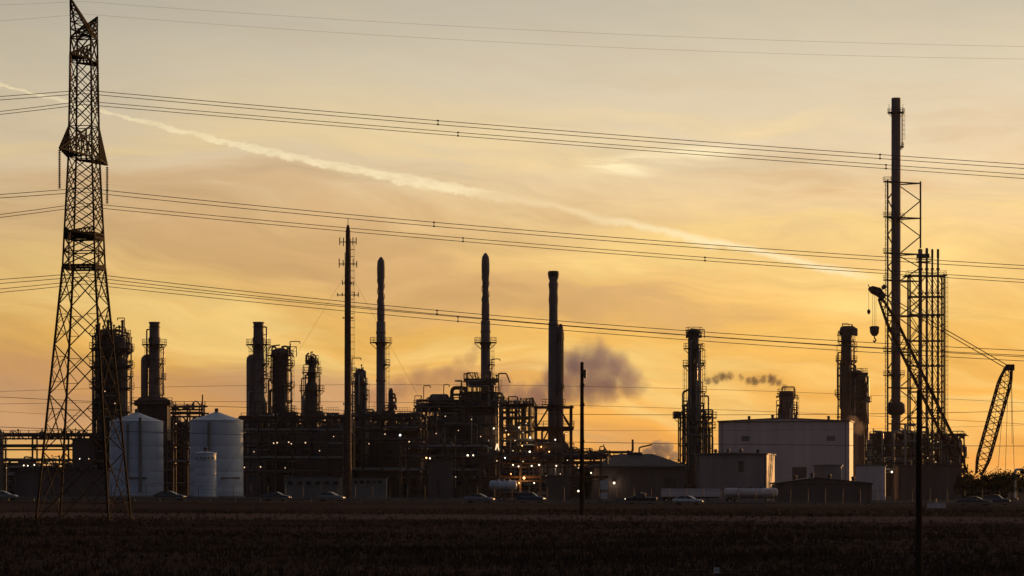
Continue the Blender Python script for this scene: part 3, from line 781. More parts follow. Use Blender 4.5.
def process_column(name, label, px, d, profs, plats, ladders=(), pipes=(), dav=(), m='vessel', group='process columns', seed=0, tang=None):
    t = T(name, label, 'column', px, d, group); o = t.o
    for pr, cx, cy in profs: shell(t, pr, m, 'shell', cx, cy, 22)
    for py, r0, r1, a0, a1 in plats: platform(o, t.z(py), r0 / t.s, r1 / t.s, a0, a1)
    for lx, pa, pb, ang in ladders: ladder(o, lx / t.s, -.15, t.z(pa), t.z(pb), ang)
    for pts, r in pipes: pipe(o, [(t.x(a), yy, t.z(b)) for a, yy, b in pts], r / t.s, 'pipe')
    for dx, py, h, rc in dav: davit(o, t.x(dx), 0, t.z(py), h / t.s, rc / t.s)
    if tang: tangle(t, *tang)
    for pr, cx, cy in profs: dress(t, pr, cx, seed or int(px + cy * 7), 15)
    hw0 = profs[0][0][2][1]; cx0 = profs[0][1] or px
    clutter(t, cx0 - hw0 * 1.1, cx0 + hw0 * 1.1, profs[0][0][0][0] + 6, 9, int(px) + 5, 10, -hw0 / t.s, hw0 / t.s)
    return t
# big twin reactor behind the lattice tower
t = process_column('reactor_column', 'bulky twin reactor column with platforms seen through the lattice tower', 112.5, 600,
    [([(328, 2), (330, 6), (333, 8.6), (500, 8.8)], 106, .8), ([(336, 2), (338, 6), (342, 8.6), (500, 8.8)], 119.5, -.5)],
    [(336, 15.5, 18.5, 0, 360), (350, 15.6, 19, 120, 300), (352, 15.6, 21, -70, 40), (368, 15.6, 19.5, 110, 290), (377, 15.6, 21, -75, 40), (366, 15.6, 20.5, -60, 30), (389, 15.6, 20, 130, 300), (405, 15.6, 19.5, 120, 300), (412, 15.6, 19, -70, 40)],
    [(-16.5, 500, 336, 180), (17.5, 500, 377, 0)],
    [([(122, 0, 338), (122, 0, 333), (129, 0, 333), (129, 0, 352), (124, 0, 356)], 1.3), ([(124, -1, 344), (132.5, -1, 344), (132.5, -1, 353), (124, -1, 355)], 1.0),
     ([(97, -2, 470), (97, -2, 333), (104, -2, 331)], .8), ([(113, -2.4, 480), (113, -2.4, 345), (118, -2, 342)], 1.2)],
    [(124.5, 334, 16, -7)])
o = t.o
frame(t, t.x(95), t.x(129), -3.4, 3.4, [t.z(p) for p in (470, 440, 412, 389, 368, 350, 336)], 2, 1, .28, 'steel', 'alt', decks=(1, 3, 4, 5))
tangle(t, t.x(95), t.x(130), -3.8, -2.6, 4, t.z(345), 16, 31, (.09, .25))
rq = random.Random(4)
for i in range(10):
    x = t.x(98 + i * 2.9); h = rq.uniform(.6, 2.2)
    MB().lathe([(t.z(331) - 1, .16), (t.z(331) + h, .16), (t.z(331) + h + .1, .26), (t.z(331) + h + .35, .26)], 8, (x, rq.uniform(-2.6, 2))).build('relief_valve', 'pipe', o)
for px, py, m in ((83, 459, 'lamp_white'), (92, 459, 'lamp_dim'), (108, 392, 'lamp_dim'), (118, 404, 'lamp_dim'), (103, 372, 'lamp_dim')): lamp(t, px, py, -4.4, m, .13)

process_column('fractionator_column', 'broad column crowned with piping and a davit right of the second furnace stack', 280.5, 630,
    [([(348, 3), (350, 8.4), (354, 9.4), (358, 8.4), (500, 8.6)], None, 0)],
    [(356, 8.5, 13.5, 0, 360), (366, 8.5, 14.5, -80, 45), (387, 8.5, 14.5, -70, 40), (411, 8.5, 15, -70, 40)],
    [(10.5, 411, 356, 0), (-9.2, 500, 358, 180)],
    [([(272, 0, 352), (272, 0, 347), (276, 0, 347), (276, 0, 352)], .9), ([(283, -1, 352), (283, -1, 346.5), (288, -1, 346.5), (288, -1, 362)], 1.0), ([(291, -1.5, 366), (291, -1.5, 344)], .5),
     ([(268.5, 0, 350), (271, 0, 346), (280, 0, 345)], .7), ([(292, -2, 500), (292, -2, 372), (286, -2, 368)], .8)],
    [(290, 356, 14.5, 10)], tang=None)
process_column('fractionator_column', 'stepped narrow column with two ring platforms left of the mast', 312, 630,
    [([(356, 1.5), (358, 3.0), (368, 3.6), (371, 4.2), (382, 4.4), (386, 6.6), (500, 6.8)], None, 0)],
    [(361, 3.2, 7, 0, 360), (373, 4.3, 10, 0, 360), (391, 6.7, 12.5, 0, 360)],
    [(5.2, 391, 361, 0), (7.6, 500, 391, 180)],
    [([(306.5, 0, 364), (306.5, 0, 355), (309, 0, 353)], .9), ([(316, -1, 368), (316, -1, 356), (312.5, -1, 354)], .8), ([(319.5, -1, 373), (319.5, -1, 500)], .7), ([(311, 0, 358), (311, 0, 352), (313, 0, 352)], .7)], [(318, 373, 14, -4)])
process_column('fractionator_column', 'short column tucked between the mast and the first slim stack', 359.5, 620,
    [([(369, 1), (371, 3), (376, 3.6), (379, 4.6), (383, 5.4), (500, 5.6)], None, 0)],
    [(384, 5.4, 8.5, 0, 360), (395, 5.5, 9, -70, 50), (404, 5.5, 9, 100, 250)],
    [(-7, 500, 384, 180), (6.6, 500, 384, 0)],
    [([(350, 0, 500), (350, 0, 368), (357, 0, 368)], .5), ([(366, 0, 470), (366, 0, 385)], .6)], [(352, 384, 26, 9)])
# coil of steam-wrapped valves right of the first slim stack
t = T('pressure_drum', 'small upright drum with valves at the foot of the first slim stack', 'vessel', 391, 628)
shell(t, [(388, .8), (390, 2.2), (396, 2.8), (402, 2.2), (406, 3), (500, 3.2)], 'vessel', 'shell', n=16)
platform(t.o, t.z(408), 3.1 / t.s, 6 / t.s); ladder(t.o, -3.9 / t.s, 0, 0, t.z(408), 180)
for k in range(4): pipe(t.o, [(t.x(391), 0, t.z(394 + k * 4)), (t.x(395 + k % 2), -.6, t.z(394 + k * 4)), (t.x(395 + k % 2), -.6, t.z(398 + k * 4))], .22)

t = process_column('absorber_column', 'tall platformed column left of the big grey shed, side platforms and risers', 694, 610,
    [([(329, 4.5), (330, 6.4), (332, 6.8), (336, 6.2), (338, 5.2), (345, 5.2), (347, 6), (352, 5.4), (400, 6.2), (404, 7.6), (500, 7.8)], None, 0)],
    [(333, 6.4, 8.5, 0, 360), (349, 5.4, 10.5, 0, 360), (366, 5.6, 11.5, 0, 360), (392, 6, 13, -80, 50), (418, 7.6, 21, 120, 250), (417, 7.6, 19, -60, 40), (428, 7.6, 16, -75, 50), (446, 7.6, 16, -75, 50)],
    [(8.5, 392, 349, 0), (-7.6, 470, 366, 180)],
    [([(683, 0, 480), (683, 0, 392), (688, 0, 390)], 1.1), ([(680, -.8, 480), (680, -.8, 412)], .9), ([(708.5, 0, 480), (708.5, 0, 396), (701, 0, 396)], .9), ([(704, -1, 480), (704, -1, 412)], .8), ([(712, 0, 470), (712, 0, 418)], .6), ([(700, -2, 480), (700, -2, 345)], .7)])
o = t.o
for side, (a, b) in enumerate(((678, 685), (702, 712))):
    for z0 in (480, 462, 446, 430):
        for px in (a, b): strut(o, 'column', (t.x(px), -1.6, t.z(z0)), (t.x(px), -1.6, t.z(z0 - 16)), .25)
        strut(o, 'beam', (t.x(a), -1.6, t.z(z0 - 16)), (t.x(b), -1.6, t.z(z0 - 16)), .25); strut(o, 'brace', (t.x(a), -1.7, t.z(z0)), (t.x(b), -1.7, t.z(z0 - 16)), .15)
box_platform(o, t.x(673), t.x(684), -2.4, 1.2, t.z(418)); box_platform(o, t.x(702), t.x(716), -2.4, 1.2, t.z(418)); box_platform(o, t.x(702), t.x(715), -2.4, 1.2, t.z(428))
MB().b2((t.x(674), -2, t.z(417)), (t.x(679), .8, t.z(411.5))).build('junction_cabinet', 'steel', o)
tangle(t, t.x(680), t.x(712), -2.4, -1.9, 3, t.z(410), 14, 77, (.08, .2))
box_platform(o, t.x(704), t.x(719), -3, 2, t.z(457))

t = process_column('vent_column', 'short dark vessel with rim pipes showing above the roof of the big grey shed', 786.5, 680,
    [([(391, 5.5), (392, 7), (500, 7)], None, 0)],
    [(410, 7, 12, -60, 50), (394, 7.1, 9.5, 0, 360)], [(9.5, 440, 394, 0)],
    [([(782, 0, 392), (782, 0, 387), (794.5, 0, 387), (794.5, 0, 425)], .7), ([(779.5, -1, 430), (779.5, -1, 391)], .7), ([(797, 0, 440), (797, 0, 402), (793, 0, 402)], .6)])
t = process_column('absorber_column', 'tall leaning-topped column with many platforms behind the right end of the big grey shed', 846.5, 672,
    [([(326, 3), (327, 6), (330, 7), (334, 7.2), (336, 5.6), (340, 5.4), (365, 5.8), (500, 6.4)], None, 0), ([(370, 2), (372, 5.4), (376, 6.6), (500, 7)], 856.5, -.5)],
    [(342, 5.6, 9, 0, 360), (347, 5.6, 10, -70, 60), (361, 6, 11, 0, 360), (374, 7, 17, -80, 30), (384, 8, 17, -70, 40), (402, 8.6, 19, -60, 40), (395, 8.4, 12, 100, 260)],
    [(8, 362, 342, 0), (14, 402, 374, 0)],
    [([(858, 0, 440), (858, 0, 374), (852, 0, 372)], 1.4), ([(862.5, -.5, 440), (862.5, -.5, 384)], .9), ([(866, 0, 450), (866, 0, 402)], .6), ([(855, -1.5, 450), (855, -1.5, 366), (851, -1, 364)], .9)])
MB().prism([(t.x(838.5), t.z(333)), (t.x(857), t.z(336)), (t.x(857), t.z(329)), (t.x(852), t.z(326)), (t.x(843), t.z(327))], -1.3, 1.3).build('hood', 'stackskin', t.o)
tangle(t, t.x(850), t.x(867), -2.6, -.6, t.z(440), t.z(374), 24, 41, (.14, .42))
for py, xa, xb in ((374, 853, 866), (384, 852, 867), (393, 852, 866), (402, 852, 870)): box_platform(t.o, t.x(xa), t.x(xb), -2.6, 1.5, t.z(py), name='side_platform')
MB().b2((t.x(861), -2.2, t.z(402)), (t.x(869), -.4, t.z(397))).build('valve_skid', 'vessel', t.o)

# ================================================================== TANKS
def storage_tank(px, hw, eave, peak, d, label, stair, m='tankwhite', pipes=()):
    t = T('storage_tank', label, 'tank', px, d, 'white storage tanks'); o = t.o; r = hw / t.s; ze, zp = t.z(eave), t.z(peak)
    nC = 6
    for k in range(nC):                                         # shell courses, each very slightly proud of the next
        z0, z1 = ze * k / nC, ze * (k + 1) / nC
        MB().lathe([(z0, r + .01 * (nC - k)), (z1 - .03, r + .01 * (nC - k)), (z1 - .001, r + .006 * (nC - k) - .02)], 56).build('shell_course', m, o)
    MB().lathe([(ze, r + .12), (ze + .12, r + .1), (ze + .14, r), ((ze + zp) / 2 + .08, r * .5), (zp - .05, r * .1), (zp, .05)], 56).build('cone_roof', m, o)
    rl = MB()
    for h in (.6, 1.1): rl.path(arc(r - .1, 0, 360, ze + .1 + h, step=8), .03, 4)
    for i in range(36):
        a = R(i * 10); rl.path([((r - .1) * math.cos(a), (r - .1) * math.sin(a), ze + .1), ((r - .1) * math.cos(a), (r - .1) * math.sin(a), ze + 1.2)], .03, 4)
    MB().lathe([(zp - .1, .35), (zp + .5, .35), (zp + .55, .5), (zp + .75, .1)], 10).build('roof_vent', 'galv', o)
    for pts, rr in pipes: pipe(o, [(t.x(a), -math.sqrt(max(0, (r + .35) ** 2 - t.x(a) ** 2)), t.z(b)) for a, b in pts], rr, 'tankgrime', 'riser_pipe')
    if stair:
        b = MB(); n = 30
        for i in range(n):
            a = R(200 + stair * i * 3.2); z = .4 + (ze - .4) * i / n
            b.box(((r + .45) * math.cos(a), (r + .45) * math.sin(a), z), (.9, .9, .08), a)
        b.build('spiral_stair', 'galv', o)
    MB().lathe([(0, r + .35), (.35, r + .35)], 40).build('ring_footing', 'concrete', o)
    return t
storage_tank(136.5, 26.5, 422, 412.5, 560, 'broad white cone-roofed tank directly right of the lattice tower', 0, pipes=[([(131.5, 424), (131.5, 478), (150, 478)], .22), ([(144, 418), (144, 492)], .34)])
storage_tank(216.5, 26.5, 421, 412, 560, 'broad white cone-roofed tank with a bright sunlit right edge', 0, pipes=[([(212, 423), (212, 450)], .34), ([(224, 478), (241, 478)], .2)])
t = storage_tank(205.5, 10.6, 453.5, 451, 530, 'small narrow white tank standing in front of the second broad tank', 0)
for k in range(5): MB().b2((t.x(197 + k * 4), -2.1, t.z(459)), (t.x(199 + k * 4), -1.9 - .3, t.z(457))).build('vent_flap', 'tankgrime', t.o)

# ================================================================== PIPE RACKS
def pipe_rack(label, x0, x1, rows, d, npipe=6, depth=5.0, seed=1, bay=26, lamps=(), posts='steel', railtop=True, name='pipe_rack'):
    px = (x0 + x1) / 2; t = T(name, label, 'pipe rack', px, d, 'pipe racks'); o = t.o; q = random.Random(seed)
    X0, X1 = t.x(x0), t.x(x1); n = max(1, round((x1 - x0) / bay)); top = t.z(min(rows)) + .6
    for i in range(n + 1):
        x = X0 + (X1 - X0) * i / n
        for y in (-depth / 2, depth / 2): strut(o, 'column', (x, y, 0), (x, y, top), .36, posts)
        for py in rows: strut(o, 'beam', (x, -depth / 2 - .5, t.z(py) - .25), (x, depth / 2 + .5, t.z(py) - .25), .32, posts)
    for py in rows:
        strut(o, 'beam', (X0, -depth / 2, t.z(py) - .6), (X1, -depth / 2, t.z(py) - .6), .26, posts)
        strut(o, 'beam', (X0, depth / 2, t.z(py) - .6), (X1, depth / 2, t.z(py) - .6), .26, posts)
        y = -depth / 2 + .3
        for k in range(npipe):
            r = q.choice((.1, .15, .2, .28, .36)); a = X0 - q.uniform(0, 1.5) if q.random() < .75 else q.uniform(X0, X0 + (X1 - X0) * .4); b = X1 + q.uniform(0, 1.5) if q.random() < .75 else q.uniform(X0 + (X1 - X0) * .6, X1)
            z = t.z(py) + r - .08; pts = [(a, y, z), (b, y, z)]
            if q.random() < .35: pts.append((b, y, z + q.choice((-1, 1)) * q.uniform(1.2, 3)))
            pipe(o, pts, r, q.choice(('pipe', 'insul', 'pipe', 'steel', 'steel_rust')))
            y += depth / npipe
            if y > depth / 2: break
    if railtop: box_platform(o, X0, X1, -depth / 2 - .9, -depth / 2 - .25, t.z(min(rows)) - .1, 'steel')
    clutter(t, x0, x1, min(rows) + 1, int((x1 - x0) / 3.2), seed + 300, 9, -depth / 2, depth / 2)
    for l in lamps: lamp(t, l[0], l[1], -depth / 2 - 1, *l[2:])
    return t
pipe_rack('open pipe rack running in from the left edge behind the lattice tower', -60, 98, (436, 447, 461), 625, 5, 6, 3, 33, [(27, 465.5, 'lamp_white', .18), (31, 465.8, 'lamp_white', .16), (37.5, 465, 'lamp_white', .16), (10, 468, 'lamp_dim', .13), (52, 463, 'lamp_dim', .14)])
pipe_rack('pipe rack with handrail between the furnace stack and the second white tank', 160, 203, (407, 414, 430, 446, 462), 640, 5, 5, 4, 14, [(169, 435, 'lamp_white', .2), (171.5, 437.5, 'lamp_white', .2), (178, 424, 'lamp_dim', .15)])
t = T('cylindrical_vessel', 'dark upright vessel cut off by the left edge of the picture', 'vessel', -3, 590)
shell(t, [(428, 1), (429, 3.5), (433, 6), (500, 6)], 'vessel', n=18); platform(t.o, t.z(445), 6 / t.s, 9 / t.s, -60, 60); ladder(t.o, 6.4 / t.s, 0, 0, t.z(433), 0)
pipe_rack('long multi-deck pipe rack below the columns right of the second white tank', 243, 345, (419, 431, 444, 458, 473), 600, 7, 7, 5, 17,
          [(275.5, 443.5, 'lamp_dim', .17), (279, 443, 'lamp_dim', .19), (290.5, 442.5, 'lamp_dim', .17), (293, 444, 'lamp_dim', .15), (307, 443, 'lamp_dim', .18), (262.5, 467, 'lamp_dim', .18), (246.5, 467.5, 'lamp_dim', .17), (256, 452, 'lamp_dim', .12), (321, 451, 'lamp_dim', .12), (335, 437, 'lamp_dim', .13), (287, 468, 'lamp_dim', .12)])
pipe_rack('pipe rack with dark decks behind the mast and below the first slim stack', 345, 420, (417, 428, 441, 456, 470), 610, 7, 7, 6, 19, [(401, 435.5, 'lamp_cool', .24), (386, 434.5, 'lamp_dim', .15), (410, 442, 'lamp_dim', .18), (370, 444, 'lamp_dim', .12)])
pipe_rack('lower pipe rack in front of the central furnace', 408, 482, (447, 458, 471), 570, 6, 6, 7, 18.5, [(427, 458, 'lamp_sodium', .2), (430.5, 458.5, 'lamp_white', .18), (468, 455.5, 'lamp_white', .22), (473.5, 455.5, 'lamp_white', .17), (441, 462, 'lamp_dim', .12), (449, 480, 'lamp_dim', .13), (456, 477, 'lamp_dim', .12)])
pipe_rack('pipe bridge with bright lamps in front of the framed stack', 480, 601, (456, 464, 478), 565, 6, 5, 8, 20,
          [(497, 461, 'lamp_dim', .14), (513, 465, 'lamp_white', .17), (518.5, 466.5, 'lamp_white', .17), (523, 461.5, 'lamp_dim', .14), (531.5, 466, 'lamp_white', .18), (539, 465, 'lamp_white', .2), (524, 478, 'lamp_sodium', .3, 260), (534, 483, 'lamp_white', .17), (519, 483, 'lamp_sodium', .16, 60), (578, 468, 'lamp_dim', .14), (590.5, 473, 'lamp_white', .16), (511, 474, 'lamp_sodium', .14), (546, 476, 'lamp_dim', .12), (560, 474, 'lamp_dim', .12), (505, 458, 'lamp_cool', .14)])
pipe_rack('arched pipe bridge crossing right behind the wooden pole', 572, 628, (453, 459), 640, 4, 3.5, 9, 19, railtop=False)
pipe_rack('pipe rack at the foot of the flare stack behind the low shed', 862, 962, (436, 446, 458, 470), 775, 6, 7, 10, 20, [(885, 463, 'lamp_white', .2), (889.5, 472, 'lamp_white', .3, 80), (932.5, 473, 'lamp_white', .26), (917, 476, 'lamp_dim', .16), (873, 452, 'lamp_dim', .14), (944, 470, 'lamp_dim', .15), (951, 474, 'lamp_white', .15), (905, 467, 'lamp_dim', .13)])

# rear row of dense units closing the gaps behind the racks
def rear_unit(label, x0, x1, top, d, seed, steps):
    t = T('process_block', label, 'process unit', (x0 + x1) / 2, d, 'rear process blocks'); q = random.Random(seed); X = x0
    k = 0
    while X < x1 - 2:
        w = min(q.uniform(*steps), x1 - X); h = top + q.uniform(-3, 5)
        MB().b2((t.x(X) + .05, q.uniform(-.6, 0), 0), (t.x(X + w) - .05, 4 + q.uniform(0, 3), t.z(h))).build('equipment_bay', q.choice(('cladding_dark', 'steel', 'vessel')), t.o)
        if q.random() < .5: pipe(t.o, [(t.x(X + w * .3), 1, t.z(h) - .2), (t.x(X + w * .3), 1, t.z(h - q.uniform(2, 5))), (t.x(X + w * .8), 1, t.z(h - 3))], .18)
        else: shell(t, [(h - q.uniform(2, 5), 1), (h - 1, 2), (h + 2, 2)], 'vessel', 'drum', X + w * .5, 1.5, 12)
        X += w; k += 1
    tangle(t, t.x(x0), t.x(x1), -1.6, -.7, 1, t.z(top + 4), int((x1 - x0) / 2.2), seed + 1, (.1, .34)); clutter(t, x0, x1, top + 3, int((x1 - x0) / 5), seed + 9, 10, -.5, 3)
rear_unit('dense dark units behind the long rack right of the second white tank', 240, 346, 421, 640, 201, (9, 20))
rear_unit('dense dark units behind the rack below the first slim stack', 346, 436, 421, 655, 202, (8, 18))
rear_unit('dense dark units behind the lamp-lit process tower', 490, 574, 449, 665, 203, (7, 15))
rear_unit('dense dark units between the two broad white tanks', 158, 196, 418, 650, 204, (7, 14))
rear_unit('low dark units behind the left pipe rack', -30, 76, 463, 650, 205, (9, 20))
rear_unit('dense dark units behind the rack under the flare stack', 858, 946, 437, 800, 206, (8, 18))
rear_unit('low dark units right of the framed stack', 570, 600, 464, 655, 207, (7, 14))
rear_unit('low dark units behind the warehouse and platformed column', 668, 722, 462, 655, 208, (7, 14))

# fin-fan coolers and small vessels along the rack tops
def fin_fan(px, py, d, label, w=12):
    t = T('fin_fan_cooler', label, 'cooler', px, d, 'air coolers on the racks', dz=0); o = t.o; z = t.z(py); W_ = w / t.s
    MB().b2((-W_ / 2, -2.5, z), (W_ / 2, 2.5, z + .9)).build('plenum', 'steel', o)
    for sx_ in (-1, 1):
        MB().lathe([(z - 1.3, W_ * .2), (z - .05, W_ * .24)], 16, (sx_ * W_ * .25, 0)).build('fan_ring', 'galv', o)
        for sy_ in (-1, 1): strut(o, 'leg', (sx_ * W_ * .46, sy_ * 2.3, 0), (sx_ * W_ * .46, sy_ * 2.3, z), .25)
    rl = MB()
    for h in (.6, 1.1): rl.path([(-W_ / 2, -2.5, z + .9 + h), (W_ / 2, -2.5, z + .9 + h)], .04, 4)
    for i in range(6): rl.path([(-W_ / 2 + W_ * i / 5, -2.5, z + .9), (-W_ / 2 + W_ * i / 5, -2.5, z + 2)], .04, 4)
    rl.build('railing', 'steel', o)
ffl = ['beside the second furnace stack', 'under the broad column', 'under the stepped column', 'left of the mast', 'right of the mast', 'under the first slim stack', 'right of the first slim stack']
for i, px in enumerate((266, 291, 316, 333, 371, 389, 404)): fin_fan(px, 417 - (i % 3), 622 + 2 * (i % 2), 'dark air cooler on legs at rack-top height ' + ffl[i], (14, 13, 15, 12, 14, 12, 13)[i])

# ================================================================== CENTRAL FURNACE
def furnace():
    t = T('process_furnace', 'large dark box furnace with upper frame and inverted U duct in the centre', 'furnace', 468, 640); o = t.o
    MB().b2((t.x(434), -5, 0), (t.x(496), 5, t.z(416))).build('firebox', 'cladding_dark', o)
    for px in range(436, 497, 8): strut(o, 'buckstay', (t.x(px), -5.2, 0), (t.x(px), -5.2, t.z(417)), .3)
    for py in (425, 436, 448, 462): strut(o, 'buckstay', (t.x(433), -5.35, t.z(py)), (t.x(497), -5.35, t.z(py)), .25)
    MB().b2((t.x(440), -4, t.z(416)), (t.x(497), 4, t.z(402))).build('convection_box', 'steel', o)
    MB().prism([(t.x(462), t.z(402)), (t.x(498), t.z(402)), (t.x(495), t.z(393)), (t.x(467), t.z(393))], -3.4, 3.4).build('transition_duct', 'stackskin', o)
    MB().b2((t.x(466), -3, t.z(385)), (t.x(496), 3, t.z(380))).build('plenum', 'stackskin', o)
    for px in range(467, 497, 5):
        for y in (-2.8, 2.8): strut(o, 'column', (t.x(px), y, t.z(393)), (t.x(px), y, t.z(385)), .3)
    box_platform(o, t.x(464), t.x(499), -4.2, 4.2, t.z(379.5)); box_platform(o, t.x(460), t.x(500), -4.8, 4.8, t.z(393)); box_platform(o, t.x(430), t.x(500), -5.9, 5.9, t.z(407)); box_platform(o, t.x(432), t.x(499), -6.4, -5.4, t.z(427))
    pipe(o, [(t.x(452), -1, t.z(402)), (t.x(452), -1, t.z(388)), (t.x(466), -1, t.z(388)), (t.x(466), -1, t.z(402))], .42, 'steel_rust', 'u_duct', 10)
    pipe(o, [(t.x(451), -2.6, t.z(412)), (t.x(451), -2.6, t.z(395)), (t.x(464), -2.6, t.z(395))], .3, 'pipe')
    # left shoulder: drums and decks stepping down
    drum(t, t.x(429), t.x(450), -2, t.z(400), 1.3); drum(t, t.x(418), t.x(434), -1, t.z(407), 1.0)
    frame(t, t.x(417), t.x(436), -4, 3, [t.z(p) for p in (470, 450, 432, 418, 407)], 2, 1, .3, 'steel', 'alt', decks=(2, 3, 4))
    tangle(t, t.x(418), t.x(464), -5.8, -4, t.z(440), t.z(401), 26, 51, (.1, .3)); tangle(t, t.x(455), t.x(499), -4.6, -3.2, t.z(420), t.z(381), 18, 52, (.08, .2))
    tangle(t, t.x(432), t.x(498), -6.6, -5.6, 3, t.z(420), 26, 53, (.1, .28))
    # sunlit risers on the right
    for px, top, r, m in ((490.5, 372, .3, 'pipe'), (493.5, 385, .26, 'insul'), (497.5, 396, .3, 'insul'), (502.5, 398, .32, 'insul'), (487, 412, .3, 'insul')):
        pipe(o, [(t.x(px), -3.4, 1), (t.x(px), -3.4, t.z(top)), (t.x(px) - .9, -3.4, t.z(top))], r, m, 'riser')
    pipe(o, [(t.x(497.5), -3.2, t.z(398)), (t.x(497.5), -3.2, t.z(394)), (t.x(502.5), -3.2, t.z(394)), (t.x(502.5), -3.2, t.z(404))], .3, 'insul')
    davit(o, t.x(492), -2, t.z(378), 4.2, 1.8); davit(o, t.x(424), -2, t.z(406), 4.5, 1.5); davit(o, t.x(444), -2, t.z(396), 2.5, 1.2)
    pipe(o, [(t.x(421), -4.2, t.z(425)), (t.x(422), -4.2, t.z(409))], .3, 'insul', 'riser')
    ladder(o, t.x(499), -4.6, t.z(427), t.z(380), 0); ladder(o, t.x(441), -5.6, t.z(452), t.z(407), 270)
    clutter(t, 418, 436, 407, 9, 401, 12); clutter(t, 436, 466, 403, 18, 402, 13); clutter(t, 464, 499, 380, 12, 403, 9); clutter(t, 486, 504, 405, 8, 404, 14)
    # floodlights; the first is added to stand for sunlight on an upright
    lq = [(422, 417, 'lamp_dim', .16), (446, 417, 'lamp_dim', .14), (459, 431, 'lamp_dim', .12), (437, 434, 'lamp_dim', .12), (481, 437, 'lamp_dim', .13), (472, 420, 'lamp_dim', .12), (494, 429, 'lamp_white', .2), (502, 428.5, 'lamp_white', .28, 90), (489, 441, 'lamp_dim', .16), (448, 446, 'lamp_dim', .12)]
    for l in lq: lamp(t, l[0], l[1], -7, *l[2:])
    pipe(o, [(t.x(456), -6.8, 2), (t.x(456), -6.8, t.z(443)), (t.x(456), -6.8, t.z(436))], .16, 'insul', 'riser')
    pipe(o, [(t.x(443.5), -6.8, t.z(470)), (t.x(443.5), -6.8, t.z(437))], .1, 'insul', 'riser'); pipe(o, [(t.x(446), -6.8, t.z(470)), (t.x(446), -6.8, t.z(437))], .1, 'insul', 'riser')
    pipe(o, [(t.x(472), -6.8, t.z(455)), (t.x(472), -6.8, t.z(417))], .14, 'insul', 'riser')
    MB().b2((t.x(428), -7, t.z(447)), (t.x(441), -5.5, t.z(432))).build('burner_cabinet', 'cladding_dark', o)
    MB().b2((t.x(405), -7, t.z(450.5)), (t.x(434), -6.2, t.z(448.5))).build('cable_tray', 'insul', o)
furnace()

def frame_unit():
    t = T('process_structure', 'open steel process tower full of pipes and lamps between furnace and framed stack', 'process unit', 517, 625); o = t.o
    lv = [t.z(p) for p in (478, 462, 447, 432, 418, 405)]
    frame(t, t.x(503), t.x(531), -4, 4, lv, 3, 1, .3, 'steel', 'alt', decks=(1, 2, 3, 4, 5))
    for k, (px, py, hw, bot) in enumerate(((508, 403, 2.2, 470), (516, 400, 1.6, 470), (524, 402, 2.4, 470), (512, 425, 3.0, 470))):
        shell(t, [(py, hw * .4), (py + 2, hw), (bot, hw)], 'vessel', 'exchanger', cx=px, cy=(-1.5, 1, -1, -2.4)[k], n=14)
    tangle(t, t.x(500), t.x(534), -4.4, -3.2, 1, t.z(402), 34, 61, (.08, .26)); tangle(t, t.x(500), t.x(545), -5.5, -4.6, 1, t.z(440), 16, 62, (.1, .3))
    for a in (506, 511, 519, 527, 530): pipe(o, [(t.x(a), -2, t.z(412)), (t.x(a), -2, t.z(398 + (a * 7) % 5))], .12)
    ladder(o, t.x(532.5), -3, 0, t.z(404), 0); clutter(t, 502, 533, 405, 16, 405, 10); clutter(t, 530, 546, 446, 8, 406, 12)
    q = random.Random(6)
    spots = [(519, 428, 'lamp_white', .2, 30), (530, 438, 'lamp_white', .24, 40), (529.5, 452, 'lamp_white', .24), (508.5, 435, 'lamp_sodium', .18, 30), (515, 441, 'lamp_dim', .18), (522, 446, 'lamp_sodium', .16), (505, 443, 'lamp_dim', .16), (526, 424, 'lamp_dim', .14), (511, 415, 'lamp_dim', .12), (520, 414, 'lamp_dim', .13), (513, 451, 'lamp_dim', .14), (523, 433, 'lamp_dim', .13), (506, 431, 'lamp_dim', .15)]
    for l in spots: lamp(t, l[0], l[1], -6, *l[2:])
    # A-shaped lit structure between the uprights, its lit look put in as emission
    b = MB().prism([(t.x(495), t.z(451)), (t.x(496.2), t.z(451)), (t.x(497.4), t.z(446.5)), (t.x(498.6), t.z(451)), (t.x(499.6), t.z(451)), (t.x(498), t.z(444)), (t.x(496.6), t.z(444))], -6.3, -6.1)
    b.build('lit_frame_glow', 'lamp_dim', o)
frame_unit()

